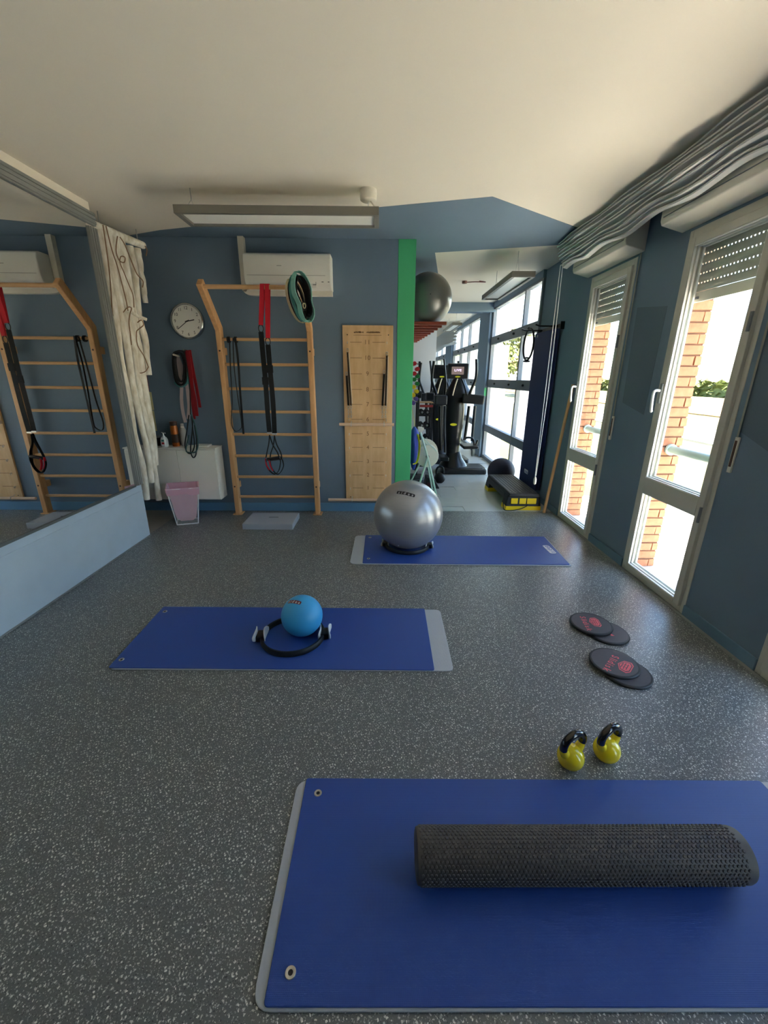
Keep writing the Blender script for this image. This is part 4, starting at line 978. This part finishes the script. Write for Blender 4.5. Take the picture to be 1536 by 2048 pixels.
# ================================================================ SLIDE DISCS
M_disc = mat('disc_fabric', (74, 72, 76), .6, noise=.08, nscale=40, stretch=(1, 8, 1))
def slide_disc(label, c, z0, pr=None):
    t = thing('slide_disc', label, 'slide disc', (c[0], c[1], z0), 'black slide discs'); c = V((c[0], c[1], z0)); R = .126
    obj('rim', MB().lathe([(R-.012, .0), (R-.004, .001), (R, .006), (R, .009), (R-.004, .0135), (R-.012, .014)], c, 64, None, True, False), M_black, t, smooth=True)
    obj('face', MB().lathe([(R-.0125, .0015), (R-.0125, .0142)], c, 64), M_disc, t)
    if pr:
        a, b, e = [atz(u, v, z0+.0145) for u, v in pr]; ax = (b-a); ln = ax.length; ax.normalize(); ay = V((-ax.y, ax.x, 0)); e = a.lerp(b, .34)+ay*(ln*.36)
        for i, ch in enumerate('Slidisk'):
            t_ = text_mesh(ch, ln*.30, 0, .0006); f = (.06, .215, .30, .435, .585, .72, .90)[i]
            obj('print_letter', place(t_, a.lerp(b, f)+V((0, 0, .0002)), ax, ay), M_pink, t)
        # rounded shield emblem with cut lines
        def shield(w, h): return [(-w, h*.55), (-w*.6, h), (w*.6, h), (w, h*.55), (w*.85, -h*.4), (0, -h*.95), (-w*.85, -h*.4)]
        s0 = ln*.26; P = lambda x, y, z=0: e+ax*x+ay*y+V((0, 0, z))
        for k, (w_, z_, mm) in enumerate(((1, .0002, M_pink), (.86, .0004, M_disc), (.74, .0006, M_pink))):
            obj('print_emblem', MB().add([P(x*s0*w_*1.25, y*s0*w_*.8, z_) for x, y in shield(1, 1)], [tuple(range(7))[::-1]]), mm, t)
        for yy, ww in ((.28, .62), (-.02, .7), (-.30, .55)):
            obj('print_emblem', MB().add([P(-s0*ww, yy*s0-.0018, .0008), P(s0*ww, yy*s0-.0018, .0008), P(s0*ww, yy*s0+.0018, .0008), P(-s0*ww, yy*s0+.0018, .0008)], [(0, 1, 2, 3)]), M_disc, t)
        for xx in (-.3, .15): obj('print_emblem', MB().add([P(xx*s0-.0015, -.3*s0, .0009), P(xx*s0+.0015, -.3*s0, .0009), P(xx*s0+.0015, .28*s0, .0009), P(xx*s0-.0015, .28*s0, .0009)], [(0, 1, 2, 3)]), M_disc, t)
    return t
d1b = (1.402, 2.170); d2b = (1.316, 1.81)
tt = slide_disc('black slide disc tucked under the printed disc nearer the far mat', d1b, .0005)
q = atz(1223.5, 1271, .012)
obj('print_mark', MB().add([V((q.x-.010, q.y-.006, .0152)), V((q.x+.012, q.y-.008, .0152)), V((q.x+.002, q.y+.014, .0152))], [(0, 1, 2)]), M_pink, tt)
slide_disc('printed black slide disc on top of the pair nearer the far mat', (1.335, 2.240), .0155, ((1164, 1233), (1180, 1262), (1181, 1242)))
slide_disc('black slide disc tucked under the printed disc nearer the kettlebells', d2b, .0005)
slide_disc('printed black slide disc on top of the pair nearer the kettlebells', (1.280, 1.866), .0155, ((1231, 1312), (1211, 1342), (1241, 1320)))

# ================================================================ KETTLEBELLS
def kettlebell(label, c, ang, sc_=1.0):
    t = thing('kettlebell', label, 'kettlebell', (c[0], c[1], 0), 'yellow kettlebells'); c = V((c[0], c[1], 0))
    prof = [(.022, 0), (.030, .0015)]+[(.0520*math.cos(a), .0475+.0515*math.sin(a)) for a in [math.radians(d) for d in range(-52, 81, 9)]]+[(.0, .099)]
    prof[1] = (.029, .003)
    obj('body', MB().lathe([(max(r, .0004), z) for r, z in prof], c, 40), M_yel, t, smooth=True)
    h = V((math.cos(ang), math.sin(ang), 0)); up = V((0, 0, 1))
    full = smoothpath([c+h*-.030+up*.070, c+h*-.045+up*.093, c+h*-.051+up*.115, c+h*-.043+up*.140, c+h*-.022+up*.157, c+h*.004+up*.162, c+h*.030+up*.154, c+h*.048+up*.136, c+h*.053+up*.112, c+h*.045+up*.090, c+h*.030+up*.070], 5)
    n = len(full); i0 = int(n*.17); i1 = n-i0
    obj('horn', MB().tube(full[:i0+1], [.021-.0065*min(1, i/i0) for i in range(i0+1)], 14), M_yel, t, smooth=True)
    obj('horn', MB().tube(full[i1-1:], [.0145+.0065*(i/(n-i1)) for i in range(n-i1+1)], 14), M_yel, t, smooth=True)
    obj('grip', MB().tube(full[i0:i1], .0155, 16), mat('gloss_black', (14, 14, 16), .18, coat=.5), t, smooth=True)
kettlebell('yellow kettlebell with black grip closer to the foam roller mat', (.772, 1.262), math.radians(24))
kettlebell('yellow kettlebell with black grip closer to the slide discs', (.936, 1.295), math.radians(26))

# ================================================================ FOAM ROLLER
fr_ = thing('foam_roller', 'black foam roller with dimpled surface on the nearest mat', 'foam roller', (.6, .878, .0125))
XA, XB, RR = .113, 1.128, .0735; cy = .878; cz = .0125+RR+.0022
prof = [(RR-.012, 0), (RR-.003, .003), (RR, .012), (RR, XB-XA-.012), (RR-.003, XB-XA-.003), (RR-.012, XB-XA)]
mX = Matrix.Rotation(math.radians(90), 3, 'Y')
obj('core', MB().lathe(prof, (XA, cy, cz), 64, mX), mat('foam_black', (74, 71, 69), .62), fr_, smooth=True)
m = MB(); NC = 40; px_ = .0128; rowa = 2*math.pi/NC
nx = int((XB-XA-.03)/px_)
for j in range(NC):
    for i in range(nx):
        x = XA+.016+(i+.5*(j % 2))*px_; a = j*rowa
        cu_ = math.cos(a); su = math.sin(a); vs = []
        for (s_, rr_) in ((.0056, RR-.0005), (.0038, RR+.0022)):
            for q in range(6):
                th = math.pi/6+q*math.pi/3; dx = s_*math.cos(th); da = s_*math.sin(th)/RR
                vs.append(V((x+dx, cy+rr_*math.cos(a+da), cz+rr_*math.sin(a+da))))
        m.add(vs, [(6, 7, 8, 9, 10, 11)]+[(q, (q+1) % 6, 6+(q+1) % 6, 6+q) for q in range(6)])
obj('dimple_texture', m, mat('foam_black', (74, 71, 69)), fr_, kind='stuff')

# ================================================================ BY THE REAR WINDOW
mr = thing('mat_rack', 'dark steel wall rack that holds the hanging mats', 'rack', (2.0, 5.35, 2.05))
obj('rail', MB().box(2.012, 2.029, 4.97, 5.69, 2.045, 2.085), M_blk2, mr, bevel=.003)
for y in (5.10, 5.58): obj('prong', MB().tube([(2.012, y, 2.065), (1.80, y, 2.065), (1.755, y, 2.08)], .008, 8), M_blk2, mr, smooth=True)
obj('end_bracket', MB().box(1.985, 2.029, 4.955, 4.97, 2.02, 2.10), M_blk2, mr)
for k, (x, dy, lab) in enumerate(((1.968, 0, 'navy blue mat hanging foremost on the wall rack'), (1.984, -.012, 'navy blue mat hanging between two others on the wall rack'), (2.000, -.03, 'navy blue mat hanging closest to the wall on the rack'))):
    t = thing('hanging_mat', lab, 'exercise mat', (x, 5.35, .14), 'mats hanging on the rack')
    obj('sheet', MB().box(x-.0055, x+.0055, 5.035+dy, 5.675+dy, .135+.008*k, 2.035), M_navy, t, bevel=.003)
    for y in (5.10, 5.58): obj('eyelet', MB().torus((x-.006, y, 2.0), .012, .003, Matrix.Rotation(math.radians(90), 3, 'Y'), 16, 6), M_steel, t, smooth=True)
    for y in (5.10, 5.58): obj('hanging_loop', MB().tube([(x, y, 2.0), (x, y+.012, 2.06), (x, y, 2.078), (x, y-.012, 2.06), (x, y, 2.0)], .003, 5), M_blkfab, t)
    if k == 0:
        sidea_badge(t, None, (0, -1, 0), (0, 0, 1), .145, .055, M_white2, M_mat, lambda p: V((1.9618-p.z*.5, 5.43-p.x, .30+p.y)))
pr = thing('pilates_ring', 'black pilates ring hanging from the mat rack prong', 'exercise ring', (1.83, 5.58, 1.70), 'pilates rings')
obj('hoop', MB().torus((1.86, 5.585, 1.902), .185, .012, Matrix.Rotation(math.radians(90), 3, 'Y') @ Matrix.Identity(3), 48, 10), M_black, pr, smooth=True)
obj('hand_pad', MB().sphere((1.86, 5.585, 1.704), .03, 16, 8, 1.5, 1.6, .45), M_black, pr, smooth=True)
obj('hand_pad', MB().sphere((1.86, 5.585, 1.745), .026, 16, 8, 1.5, 1.5, .4), M_black, pr, smooth=True)

obj('broom_stick', MB().cyl((1.915, 4.56, .0), (2.008, 4.485, 1.44), .0165, 14), M_wood, smooth=True, label='plain wooden stick leaning in the corner by the window', cat='stick')

stp = thing('aerobic_step', 'black and yellow aerobic step on the laminate floor', 'aerobic step', (1.69, 5.16, 0))
SX0, SX1, SY0, SY1 = 1.485, 1.900, 4.645, 5.66
obj('platform', MB().prism([(SX0+.02, SY0, .165), (SX1-.02, SY0, .165), (SX1-.035, SY0, .205), (SX0+.035, SY0, .205)], (0, SY1-SY0, 0)), mat('step_black', (40, 41, 44), .5), stp, bevel=.008)
obj('side_skirt', MB().prism([(SX0+.012, SY0+.16, .11), (SX0+.03, SY0+.16, .11), (SX0+.03, SY0+.16, .168), (SX0+.018, SY0+.16, .168)], (0, SY1-SY0-.32, 0)), mat('step_black', (40, 41, 44)), stp)
for k in range(9):
    x = SX0+.055+k*(SX1-SX0-.11)/8; obj('grip_rib', MB().box(x-.009, x+.009, SY0+.03, SY1-.03, .2055, .2085), mat('rib_grey', (62, 64, 68), .55), stp)
for ya, yb in ((SY0, SY0+.17), (SY1-.17, SY1)):
    lg = obj('leg', MB().prism([(SX0, ya, .052), (SX1, ya, .052), (SX1-.02, ya, .164), (SX0+.02, ya, .164)], (0, yb-ya, 0)), mat('step_black', (40, 41, 44)), stp, bevel=.004)
    obj('yellow_foot', MB().prism([(SX0-.006, ya-.004, 0), (SX1+.006, ya-.004, 0), (SX1+.002, ya-.004, .051), (SX0-.002, ya-.004, .051)], (0, yb-ya+.008, 0)), M_yelplas, lg, bevel=.004)
    if ya < 5:
        obj('face_frame', MB().box(SX0+.03, SX1-.03, ya-.003, ya, .056, .072), mat('rib_grey', (62, 64, 68)), lg)
        for xa, xb in ((.055, .135), (.155, .235), (.245, .355)):
            obj('yellow_insert', MB().box(SX0+xa, SX0+xb, ya-.008, ya, .080, .150), M_yelplas, lg, bevel=.012, seg=3)
obj('elastic_cord', MB().tube(smoothpath([(SX0+.06, SY0-.012, .08), (SX0+.16, SY0-.016, .072), (SX0+.26, SY0-.016, .078), (SX0+.20, SY0-.02, .035), (SX0+.10, SY0-.02, .008), (SX0-.012, SY0-.012, .008), (SX0-.022, SY0+.03, .06), (SX0-.012, SY0+.08, .13)], 6), .005, 6), M_blk2, stp, smooth=True)
dbl = thing('medicine_ball', 'dark navy exercise ball behind the aerobic step', 'exercise ball', (1.765, 5.905, 0))
obj('ball', MB().sphere((1.765, 5.905, .195), .195, 40, 20), mat('dark_navy_ball', (38, 36, 62), .6), dbl, smooth=True)
obj('seam', MB().torus((1.765, 5.905, .195), .1945, .002, None, 48, 6), M_black, dbl, smooth=True)

# ================================================================ REAR ROOM, LEFT SIDE
rk = thing('slatted_rack', 'red-brown slatted wooden rack hung under the rear ceiling', 'rack', (.35, 6.6, 2.1))
M_redw = mat('red_stained_wood', (168, 74, 48), .5, rgb2=(120, 46, 32), nscale=4, stretch=(2, 12, 12))
for k in range(10):
    y = 5.40+k*.29; xe = .775-.13*k/9
    s_ = obj('slat', MB().box(-.15, xe, y-.035, y+.035, 2.10, 2.135), M_redw, rk, bevel=.003)
    obj('slat_end', MB().box(xe, xe+.004, y-.034, y+.034, 2.101, 2.134), mat('lit_wood_end', (236, 196, 176), .6), s_)  # lit end face of the slat, its brightness put into the colour
for x in (-.05, .18): obj('carrier', MB().box(x-.02, x+.02, 5.34, 8.04, 2.136, 2.175), M_redw, rk)
for x in (-.05,):
    for y in (5.5, 7.9): obj('hanger_rod', MB().cyl((x, y, 2.175), (x, y, ZC-.001), .006, 8), M_steel, rk)
bc3 = V((.545, 5.545, 2.12+.305)); 
gb = thing('gym_ball', 'dark silver gym ball lying on the red slatted rack', 'gym ball', (.545, 5.545, 2.14))
obj('ball', MB().sphere((.56, 5.545, 2.4035), .29, 56, 28), mat('dull_silver_vinyl', (128, 126, 124), .3, .5), gb, smooth=True)
obj('valve_plug', MB().sphere((.56, 5.256, 2.41), .006, 8, 6), M_blk2, gb)

# dumbbells with coloured heads on a stand
DY = 6.2
ds = thing('dumbbell_stand', 'black upright stand holding the coloured dumbbells', 'stand', (.53, DY+.16, 0))
px0 = aty(838, 760, DY+.16).x
obj('post', MB().box(px0-.015, px0+.015, DY+.145, DY+.175, .02, 1.72), M_blk2, ds)
obj('foot', MB().box(px0-.12, px0+.10, DY-.05, DY+.30, 0, .02), M_blk2, ds, bevel=.004)
COLS = {'red': (206, 30, 42), 'green': (24, 132, 58), 'yellow': (240, 208, 24), 'purple': (92, 74, 150)}
dl = [((829, 727), 'red'), ((835, 738), 'red'), ((829, 747), 'red'), ((835.5, 752.5), 'green'), ((829, 759), 'green'), ((835, 767.5), 'green'), ((828, 774), 'yellow'), ((833.5, 783), 'yellow'), ((827, 790), 'yellow'), ((832.5, 798), 'purple'), ((827, 806), 'purple')]
names = {'red': ['highest red dumbbell on the stand', 'middle red dumbbell on the stand', 'lowest red dumbbell on the stand'], 'green': ['highest green dumbbell on the stand', 'middle green dumbbell on the stand', 'lowest green dumbbell on the stand'], 'yellow': ['highest yellow dumbbell on the stand', 'middle yellow dumbbell on the stand', 'lowest yellow dumbbell on the stand'], 'purple': ['higher purple dumbbell on the stand', 'lower purple dumbbell on the stand']}
cnt = {}
for (u, v), cname in dl:
    k = cnt.get(cname, 0); cnt[cname] = k+1; p = aty(u, v, DY-.06)
    t = thing('dumbbell', names[cname][k], 'dumbbell', (p.x, DY, p.z-.03), 'coloured dumbbells on the stand'); m_ = mat('vinyl_'+cname, COLS[cname], .45)
    obj('head', MB().cyl((p.x, DY-.085, p.z), (p.x, DY-.035, p.z), .0306, 8), m_, t, bevel=.004); obj('head', MB().cyl((p.x, DY+.055, p.z), (p.x, DY+.105, p.z), .0306, 8), m_, t, bevel=.004)
    obj('handle', MB().cyl((p.x, DY-.035, p.z), (p.x, DY+.055, p.z), .014, 10), m_, t, smooth=True)
    obj('rest_peg', MB().cyl((p.x, DY+.106, p.z), (px0, DY+.15, p.z), .007, 6), M_blk2, ds)
# black dumbbell rack
rx0, rx1, ry0, ry1 = .575, .79, 6.55, 6.86
dr = thing('dumbbell_rack', 'tall black rack of black dumbbells beside the elliptical trainer', 'rack', ((rx0+rx1)/2, 6.7, 0))
for x in (rx0, rx1):
    for y in (ry0+.02, ry1-.02): obj('post', MB().box(x-.016, x+.016, y-.02, y+.02, 0, 1.12), M_blk2, dr)
obj('top_tray', MB().box(rx0-.01, rx1+.012, ry0-.01, ry1+.01, 1.121, 1.135), mat('tan_tray', (196, 160, 118), .6), dr)
obj('red_ledge', MB().box(rx0+.02, rx1+.01, ry0-.02, ry0-.001, 1.06, 1.095), mat('ledge_red', (150, 40, 36), .5), dr)
me_h = None
for k, z in enumerate((.12, .32, .52, .72, .92)):
    obj('shelf', MB().box(rx0+.017, rx1-.017, ry0+.001, ry1-.001, z, z+.018), M_blk2, dr)
    for j, x in enumerate((rx0+.066, rx1-.066)):
        t = thing('dumbbell', '%s black dumbbell on the %s shelf of the rack' % (['partition-side', 'window-side'][j], ['bottom', 'second lowest', 'middle', 'second highest', 'top'][k]), 'dumbbell', (x, 6.7, z+.018), 'black dumbbells on the rack')
        for ya, yb in ((ry0+.02, ry0+.10), (ry1-.10, ry1-.02)): obj('head', MB().cyl((x, ya, z+.059), (x, yb, z+.059), .040, 10), M_black, t, bevel=.005)
        obj('handle', MB().cyl((x, ry0+.10, z+.059), (x, ry1-.10, z+.059), .015, 10), M_steel, t, smooth=True)
        obj('end_glint', MB().cyl((x, ry0+.0195, z+.059), (x, ry0+.0185, z+.059), .016, 10), mat('glint_pale', (150, 150, 150), .4, .5), t)  # glint on the near head, painted as a pale disc

# blue and yellow bag on the pillar's side
bg_ = thing('sports_bag', 'blue and yellow drawstring bag hanging beside the green pillar', 'bag', (.40, 5.0, .55))
m = MB(); vs = []; fs = []; NQ = 20
zs_ = ((.40, .12), (.44, .45), (.52, .72), (.60, .88), (.70, .98), (.80, 1.0), (.865, .9), (.90, .6), (.925, .3), (.935, .2))
for z, k in zs_:
    for q in range(NQ): a = 2*math.pi*q/NQ; vs.append(V((.402+.056*k*math.cos(a)*(1+.10*math.sin(3*a+9*z)), 5.02+.13*k*math.sin(a)*(1+.06*math.sin(5*a+14*z)), z)))
for i in range(len(zs_)-1):
    for q in range(NQ): fs.append((i*NQ+q, i*NQ+(q+1) % NQ, (i+1)*NQ+(q+1) % NQ, (i+1)*NQ+q))
fs.append(tuple(range(NQ))[::-1]); fs.append(tuple((len(zs_)-1)*NQ+q for q in range(NQ)))
obj('sack', m.add(vs, fs), mat('royal_blue_cloth', (44, 62, 156), .7), bg_, smooth=True)
obj('yellow_band', MB().ribbon(smoothpath([(.432, 4.888, .86), (.458, 4.93, .74), (.456, 4.92, .62), (.43, 4.90, .52), (.385, 4.90, .50)], 5), (.6, -.8, 0), .03, .004), M_yelplas, bg_)
obj('strap', MB().ribbon(smoothpath([(.405, 5.0, .93), (.385, 4.98, 1.05), (.352, 4.96, 1.17)], 5), (0, 1, 0), .022, .003), M_yelplas, bg_)
obj('hook', MB().cyl((.334, 4.96, 1.17), (.37, 4.96, 1.18), .006, 8), M_steel, bg_)

# mint tubular frame with white drum
tf = thing('drum_frame', 'mint green tubular frame carrying a white round drum', 'exercise machine', (.60, 5.25, 0))
M_mint = mat('mint_enamel', (198, 226, 214), .4); FY = 5.22
hub = aty(855, 913, FY)
def fl(u, v): q = atz(u, v, 0); return q
obj('drum', MB().lathe([(.105, -.055), (.14, -.055), (.146, -.045), (.146, .045), (.14, .055), (.105, .055)], (hub.x, FY+.07, hub.z), 40, mY), mat('drum_white', (226, 226, 214), .5), tf, smooth=True)
obj('drum_guard', MB().lathe([(.16, -.03), (.165, -.03), (.165, .03), (.16, .03)], (hub.x-.01, FY+.20, hub.z+.03), 40, mY), M_cream, tf, smooth=True)
obj('hub', MB().cyl((hub.x, FY-.02, hub.z), (hub.x, FY+.30, hub.z), .022, 14), M_alu, tf, smooth=True)
top = aty(840, 862, FY-.03); 
legs = [([V((hub.x, FY-.03, hub.z)), V((hub.x-.135, FY-.03, .012))], .013), ([V((hub.x, FY-.03, hub.z)), V((hub.x+.135, FY-.06, .012))], .013), ([V((hub.x, FY+.28, hub.z)), V((hub.x-.24, FY+.28, .012))], .011), ([V((hub.x, FY+.28, hub.z)), V((hub.x+.12, FY+.28, .012))], .011)]
for pts, r in legs: obj('leg', MB().tube(pts, r, 10), M_mint, tf, smooth=True)
obj('mast', MB().tube([V((hub.x, FY-.035, hub.z)), top], .013, 10), M_mint, tf, smooth=True)
obj('mast_clamp', MB().obox(top+V((0, 0, .02)), (.028, 0, 0), (0, .03, 0), (0, 0, .032)).obox(top+V((.03, 0, .025)), (.018, 0, 0), (0, .02, 0), (0, 0, .018)), M_cream, tf, bevel=.006)
obj('guide_rod', MB().tube([top+V((.02, .02, -.06)), aty(873, 903, FY+.02)], .006, 6), M_mint, tf)
obj('guide_rod', MB().tube([top+V((.02, .05, -.09)), aty(871, 908, FY+.05)], .006, 6), M_mint, tf)
for x, y in ((hub.x-.135, FY-.03), (hub.x+.135, FY-.06), (hub.x-.24, FY+.28), (hub.x+.12, FY+.28)): obj('foot_cap', MB().cyl((x, y, 0), (x, y, .02), .017, 10), M_black, tf)

def floor_kettle(label, c, r, hgt):
    t = thing('kettlebell', label, 'kettlebell', (c[0], c[1], 0), 'black kettlebells'); c = V((c[0], c[1], 0))
    obj('body', MB().lathe([(r*.6, 0)]+[(max(.001, r*math.cos(a)), r*.82+r*math.sin(a)) for a in [math.radians(d) for d in range(-50, 91, 10)]], c, 28), M_black, t, smooth=True)
    obj('grip', MB().tube(smoothpath([c+V((-.05, 0, r*1.35)), c+V((-.055, 0, hgt*.75)), c+V((-.03, 0, hgt)), c+V((.03, 0, hgt)), c+V((.055, 0, hgt*.75)), c+V((.05, 0, r*1.35))], 5), .014, 10), M_black, t, smooth=True)
floor_kettle('black kettlebell on the laminate beside the elliptical trainer', (.878, 5.99), .082, .235)
wd = thing('wedge_stand', 'small black wedge-shaped stand on the laminate floor', 'stand', (.70, 5.78, 0))
q0 = atz(858, 976, 0); q1 = atz(878, 974, 0)
obj('wedge', MB().prism([(.62, 5.62, 0), (.83, 5.62, 0), (.76, 5.62, .13), (.64, 5.62, .16)], (0, .22, 0)), M_blk2, wd, bevel=.006); obj('plate', MB().obox((.70, 5.61, .06), (.05, 0, 0), (0, .004, 0), (0, 0, .03)), mat('plum', (74, 26, 34), .5), wd)
pw = thing('weight_disc', 'black and grey rubber disc lying by the mint green frame', 'weight disc', (.50, 5.95, 0))
obj('disc', MB().lathe([(.02, .0), (.15, .0), (.16, .02), (.14, .07), (.09, .10), (.02, .105)], (.50, 5.95, 0), 32), M_black, pw, smooth=True); obj('rim_ring', MB().torus((.50, 5.95, .075), .135, .008, None, 40, 8), mat('ring_grey', (120, 122, 126), .4), pw, smooth=True)

# ================================================================ ELLIPTICAL TRAINER
M_mach = mat('machine_black', (24, 25, 28), .32); M_mach2 = mat('machine_satin', (44, 46, 52), .45)
EY = 6.62
el = thing('elliptical_trainer', 'black elliptical trainer with lit screen near the rear window', 'exercise machine', (1.35, EY+.1, 0))
ey = lambda u, v, y=EY: aty(u, v, y)
obj('base', MB().prism([(1.00, EY-.10, 0), (1.71, EY-.10, 0), (1.74, EY+.02, 0), (1.72, EY+.42, 0), (1.02, EY+.42, 0), (.98, EY+.02, 0)], (0, 0, .085)), M_mach, el, bevel=.02, seg=3)
obj('tread_pad', MB().box(1.30, 1.66, EY-.04, EY+.32, .0855, .092), M_mach2, el, bevel=.003)
cx = ey(908, 850, EY+.2).x
def egg(prof, c, ky=.9, n=28):
    m = MB().lathe(prof, (0, 0, 0), n); return m.mapped(lambda p: V((c[0]+p.x, c[1]+p.y*ky, c[2]+p.z)))
obj('foot_hump', egg([(.24, .086), (.21, .14), (.15, .22), (.12, .30), (.10, .33)], (cx+.02, EY+.2, 0), .8), M_mach, el, smooth=True)
obj('column', egg([(.105, .30), (.11, .40), (.125, .55), (.145, .75), (.155, .95), (.15, 1.12), (.13, 1.22), (.07, 1.27)], (cx, EY+.2, 0), .85), M_mach, el, smooth=True)
obj('shroud', egg([(.20, 1.20), (.215, 1.24), (.18, 1.32), (.13, 1.40), (.10, 1.47), (.06, 1.50)], (cx+.04, EY+.22, 0), .7), M_mach, el, smooth=True)
ca_ = ey(895, 757); cb_2 = ey(938, 727)
con = obj('console', MB().obox(((ca_.x+cb_2.x)/2+.0, EY+.03, (ca_.z+cb_2.z)/2), ((cb_2.x-ca_.x)/2, 0, 0), (0, .03, .006), (0, -.01, (cb_2.z-ca_.z)/2)), M_mach, el, bevel=.012, seg=3)
s0 = ey(903, 749, EY-.004); s1 = ey(928.5, 733.5, EY-.004)
scr = obj('screen', MB().box(s0.x, s1.x, EY-.008, EY+.0, s0.z, s1.z), mat('screen_lit', (60, 52, 50), .3, emit=(92, 80, 76), emits=.35), con)
tm = text_mesh('LIVE', .048, 0, .0012); sc0 = (s0+s1)/2
for i, ch in enumerate('LIVE'):
    obj('screen_letter', place(text_mesh(ch, .045, 0, .001), V((sc0.x+(-.042, -.016, .012, .042)[i], EY-.0088, sc0.z+.004)), (1, 0, 0), (0, 0, 1)), mat('screen_glow', (200, 150, 235), .4, emit=(226, 190, 255), emits=.55), con)
for (u, v, a, b, yy, par) in ((915.5, 753.5, .042, .012, EY-.004, con), (907, 849, .055, .020, EY+.06, el)):
    p = ey(u, v, yy); obj('badge', MB().lathe([(1, 0), (1, .004)], (0, 0, 0), 24).mapped(lambda q: V((p.x+q.x*a, yy-q.z, p.z+q.y*b))), mat('badge_yellow', (232, 222, 40), .4), par)
def etube(name, pts, r, m_=M_mach, y=EY, n=10): return obj(name, MB().tube(smoothpath([ey(u, v, y+(w_ if len(q) else 0)) if False else ey(u, v, y) for (u, v, *q) in pts for w_ in [0]], 5), r, n), m_, el, smooth=True)
etube('moving_handle', [(938, 793), (943, 778), (950, 762), (953, 745), (953, 718)], .022, y=EY+.05)
etube('moving_handle', [(874, 793), (869, 778), (864, 762), (865, 742), (868, 722)], .022, y=EY+.25)
etube('fixed_handle', [(889, 790), (891, 765), (890, 740), (888, 718)], .018, y=EY+.35)
etube('grab_bar', [(905, 791), (910, 772), (915, 757)], .011, M_steel, y=EY+.02)
etube('grab_bar', [(934, 791), (929, 772), (923, 757)], .014, M_mach, y=EY+.02)
p = ey(945, 798, EY+.1); obj('arm_cover', MB().obox(p, (.17, 0, -.012), (0, .09, 0), (.006, 0, .072)), M_mach, el, bevel=.02, seg=3)
p = ey(881, 800, EY+.1); obj('arm_cover', MB().obox(p, (.10, 0, 0), (0, .09, 0), (0, 0, .075)), M_mach2, el, bevel=.025, seg=3)
p = ey(860, 793, EY+.5); obj('arm_cover', MB().obox(p, (.07, 0, 0), (0, .08, 0), (0, 0, .065)), M_mach2, el, bevel=.025, seg=3)
etube('link_arm', [(938, 812), (934, 845), (929, 880)], .024, y=EY+.12)
etube('link_arm', [(950, 812), (947, 845), (944, 882)], .024, M_mach2, y=EY+.12)
etube('link_arm', [(880, 812), (880, 850), (882, 900)], .030, M_mach, y=EY+.14)
etube('link_arm', [(890, 812), (889, 850), (890, 905)], .022, M_mach2, y=EY+.12)
p = ey(938, 892, EY+.0); obj('pedal', MB().obox(p, (.12, 0, .004), (0, .17, 0), (0, .01, .022)), M_mach, el, bevel=.012)
etube('pedal_rail', [(928, 878), (936, 875), (946, 878), (950, 892), (955, 880)], .016, y=EY-.05)
obj('pedal_wheel', MB().cyl(ey(946, 905, EY+.06)+V((-.02, 0, 0)), ey(946, 905, EY+.06)+V((.02, 0, 0)), .06, 24), mat('wheel_grey', (150, 150, 138), .4), el, smooth=True)
p = ey(886, 915, EY+.02); obj('pedal', MB().obox(p, (.07, 0, 0), (0, .17, 0), (0, 0, .03)), M_mach, el, bevel=.012)
p = ey(955, 905, EY+.3)
e2_ = aty(884, 745, 7.47).x-(ca_.x+cb_2.x)/2
el2 = copy_tree(el, (e2_, 7.47-EY-.03, -.0), label='second black trainer standing farther back by the partition wall')

# its own screen is switched off: a dark panel without letters
for c in [x for x in bpy.data.objects if x.parent is not None and x.parent.parent is el2]:
    if c.name.startswith('screen_letter'): bpy.data.objects.remove(c)
    elif c.name.startswith('screen'):
        c.data = c.data.copy(); c.data.materials.clear(); c.data.materials.append(mat('screen_off', (16, 16, 18), .25))

# ================================================================ FAR BAYS
far = lamp(1.42, 1.62, 9.0, 10.3, 2.50, 2.55, 'small hanging lamp beyond the blue beam', [(1.52, 9.15), (1.52, 10.15)])
rnd = random.Random(5)
fb = thing('gathered_curtain', 'distant gathered blind in the farthest bay', 'curtain', (1.80, 14, 2.4))
vs = []; fs = []; K2 = 13
for i in range(61):
    y = 10.6+6.4*i/60
    for k in range(K2): vs.append(V((1.86-(.15 if k % 2 else .05)-.012*math.sin(2.2*y+k), y, 2.72-.42*k/(K2-1)*(1+.04*math.sin(1.9*y)))))
for i in range(60):
    for k in range(K2-1): fs.append((i*K2+k, (i+1)*K2+k, (i+1)*K2+k+1, i*K2+k+1))
obj('fabric', MB().add(vs, fs), M_curt, fb, smooth=True); obj('head_rail', MB().box(1.83, 1.86, 10.6, 17.0, 2.725, 2.76), M_cream, fb)
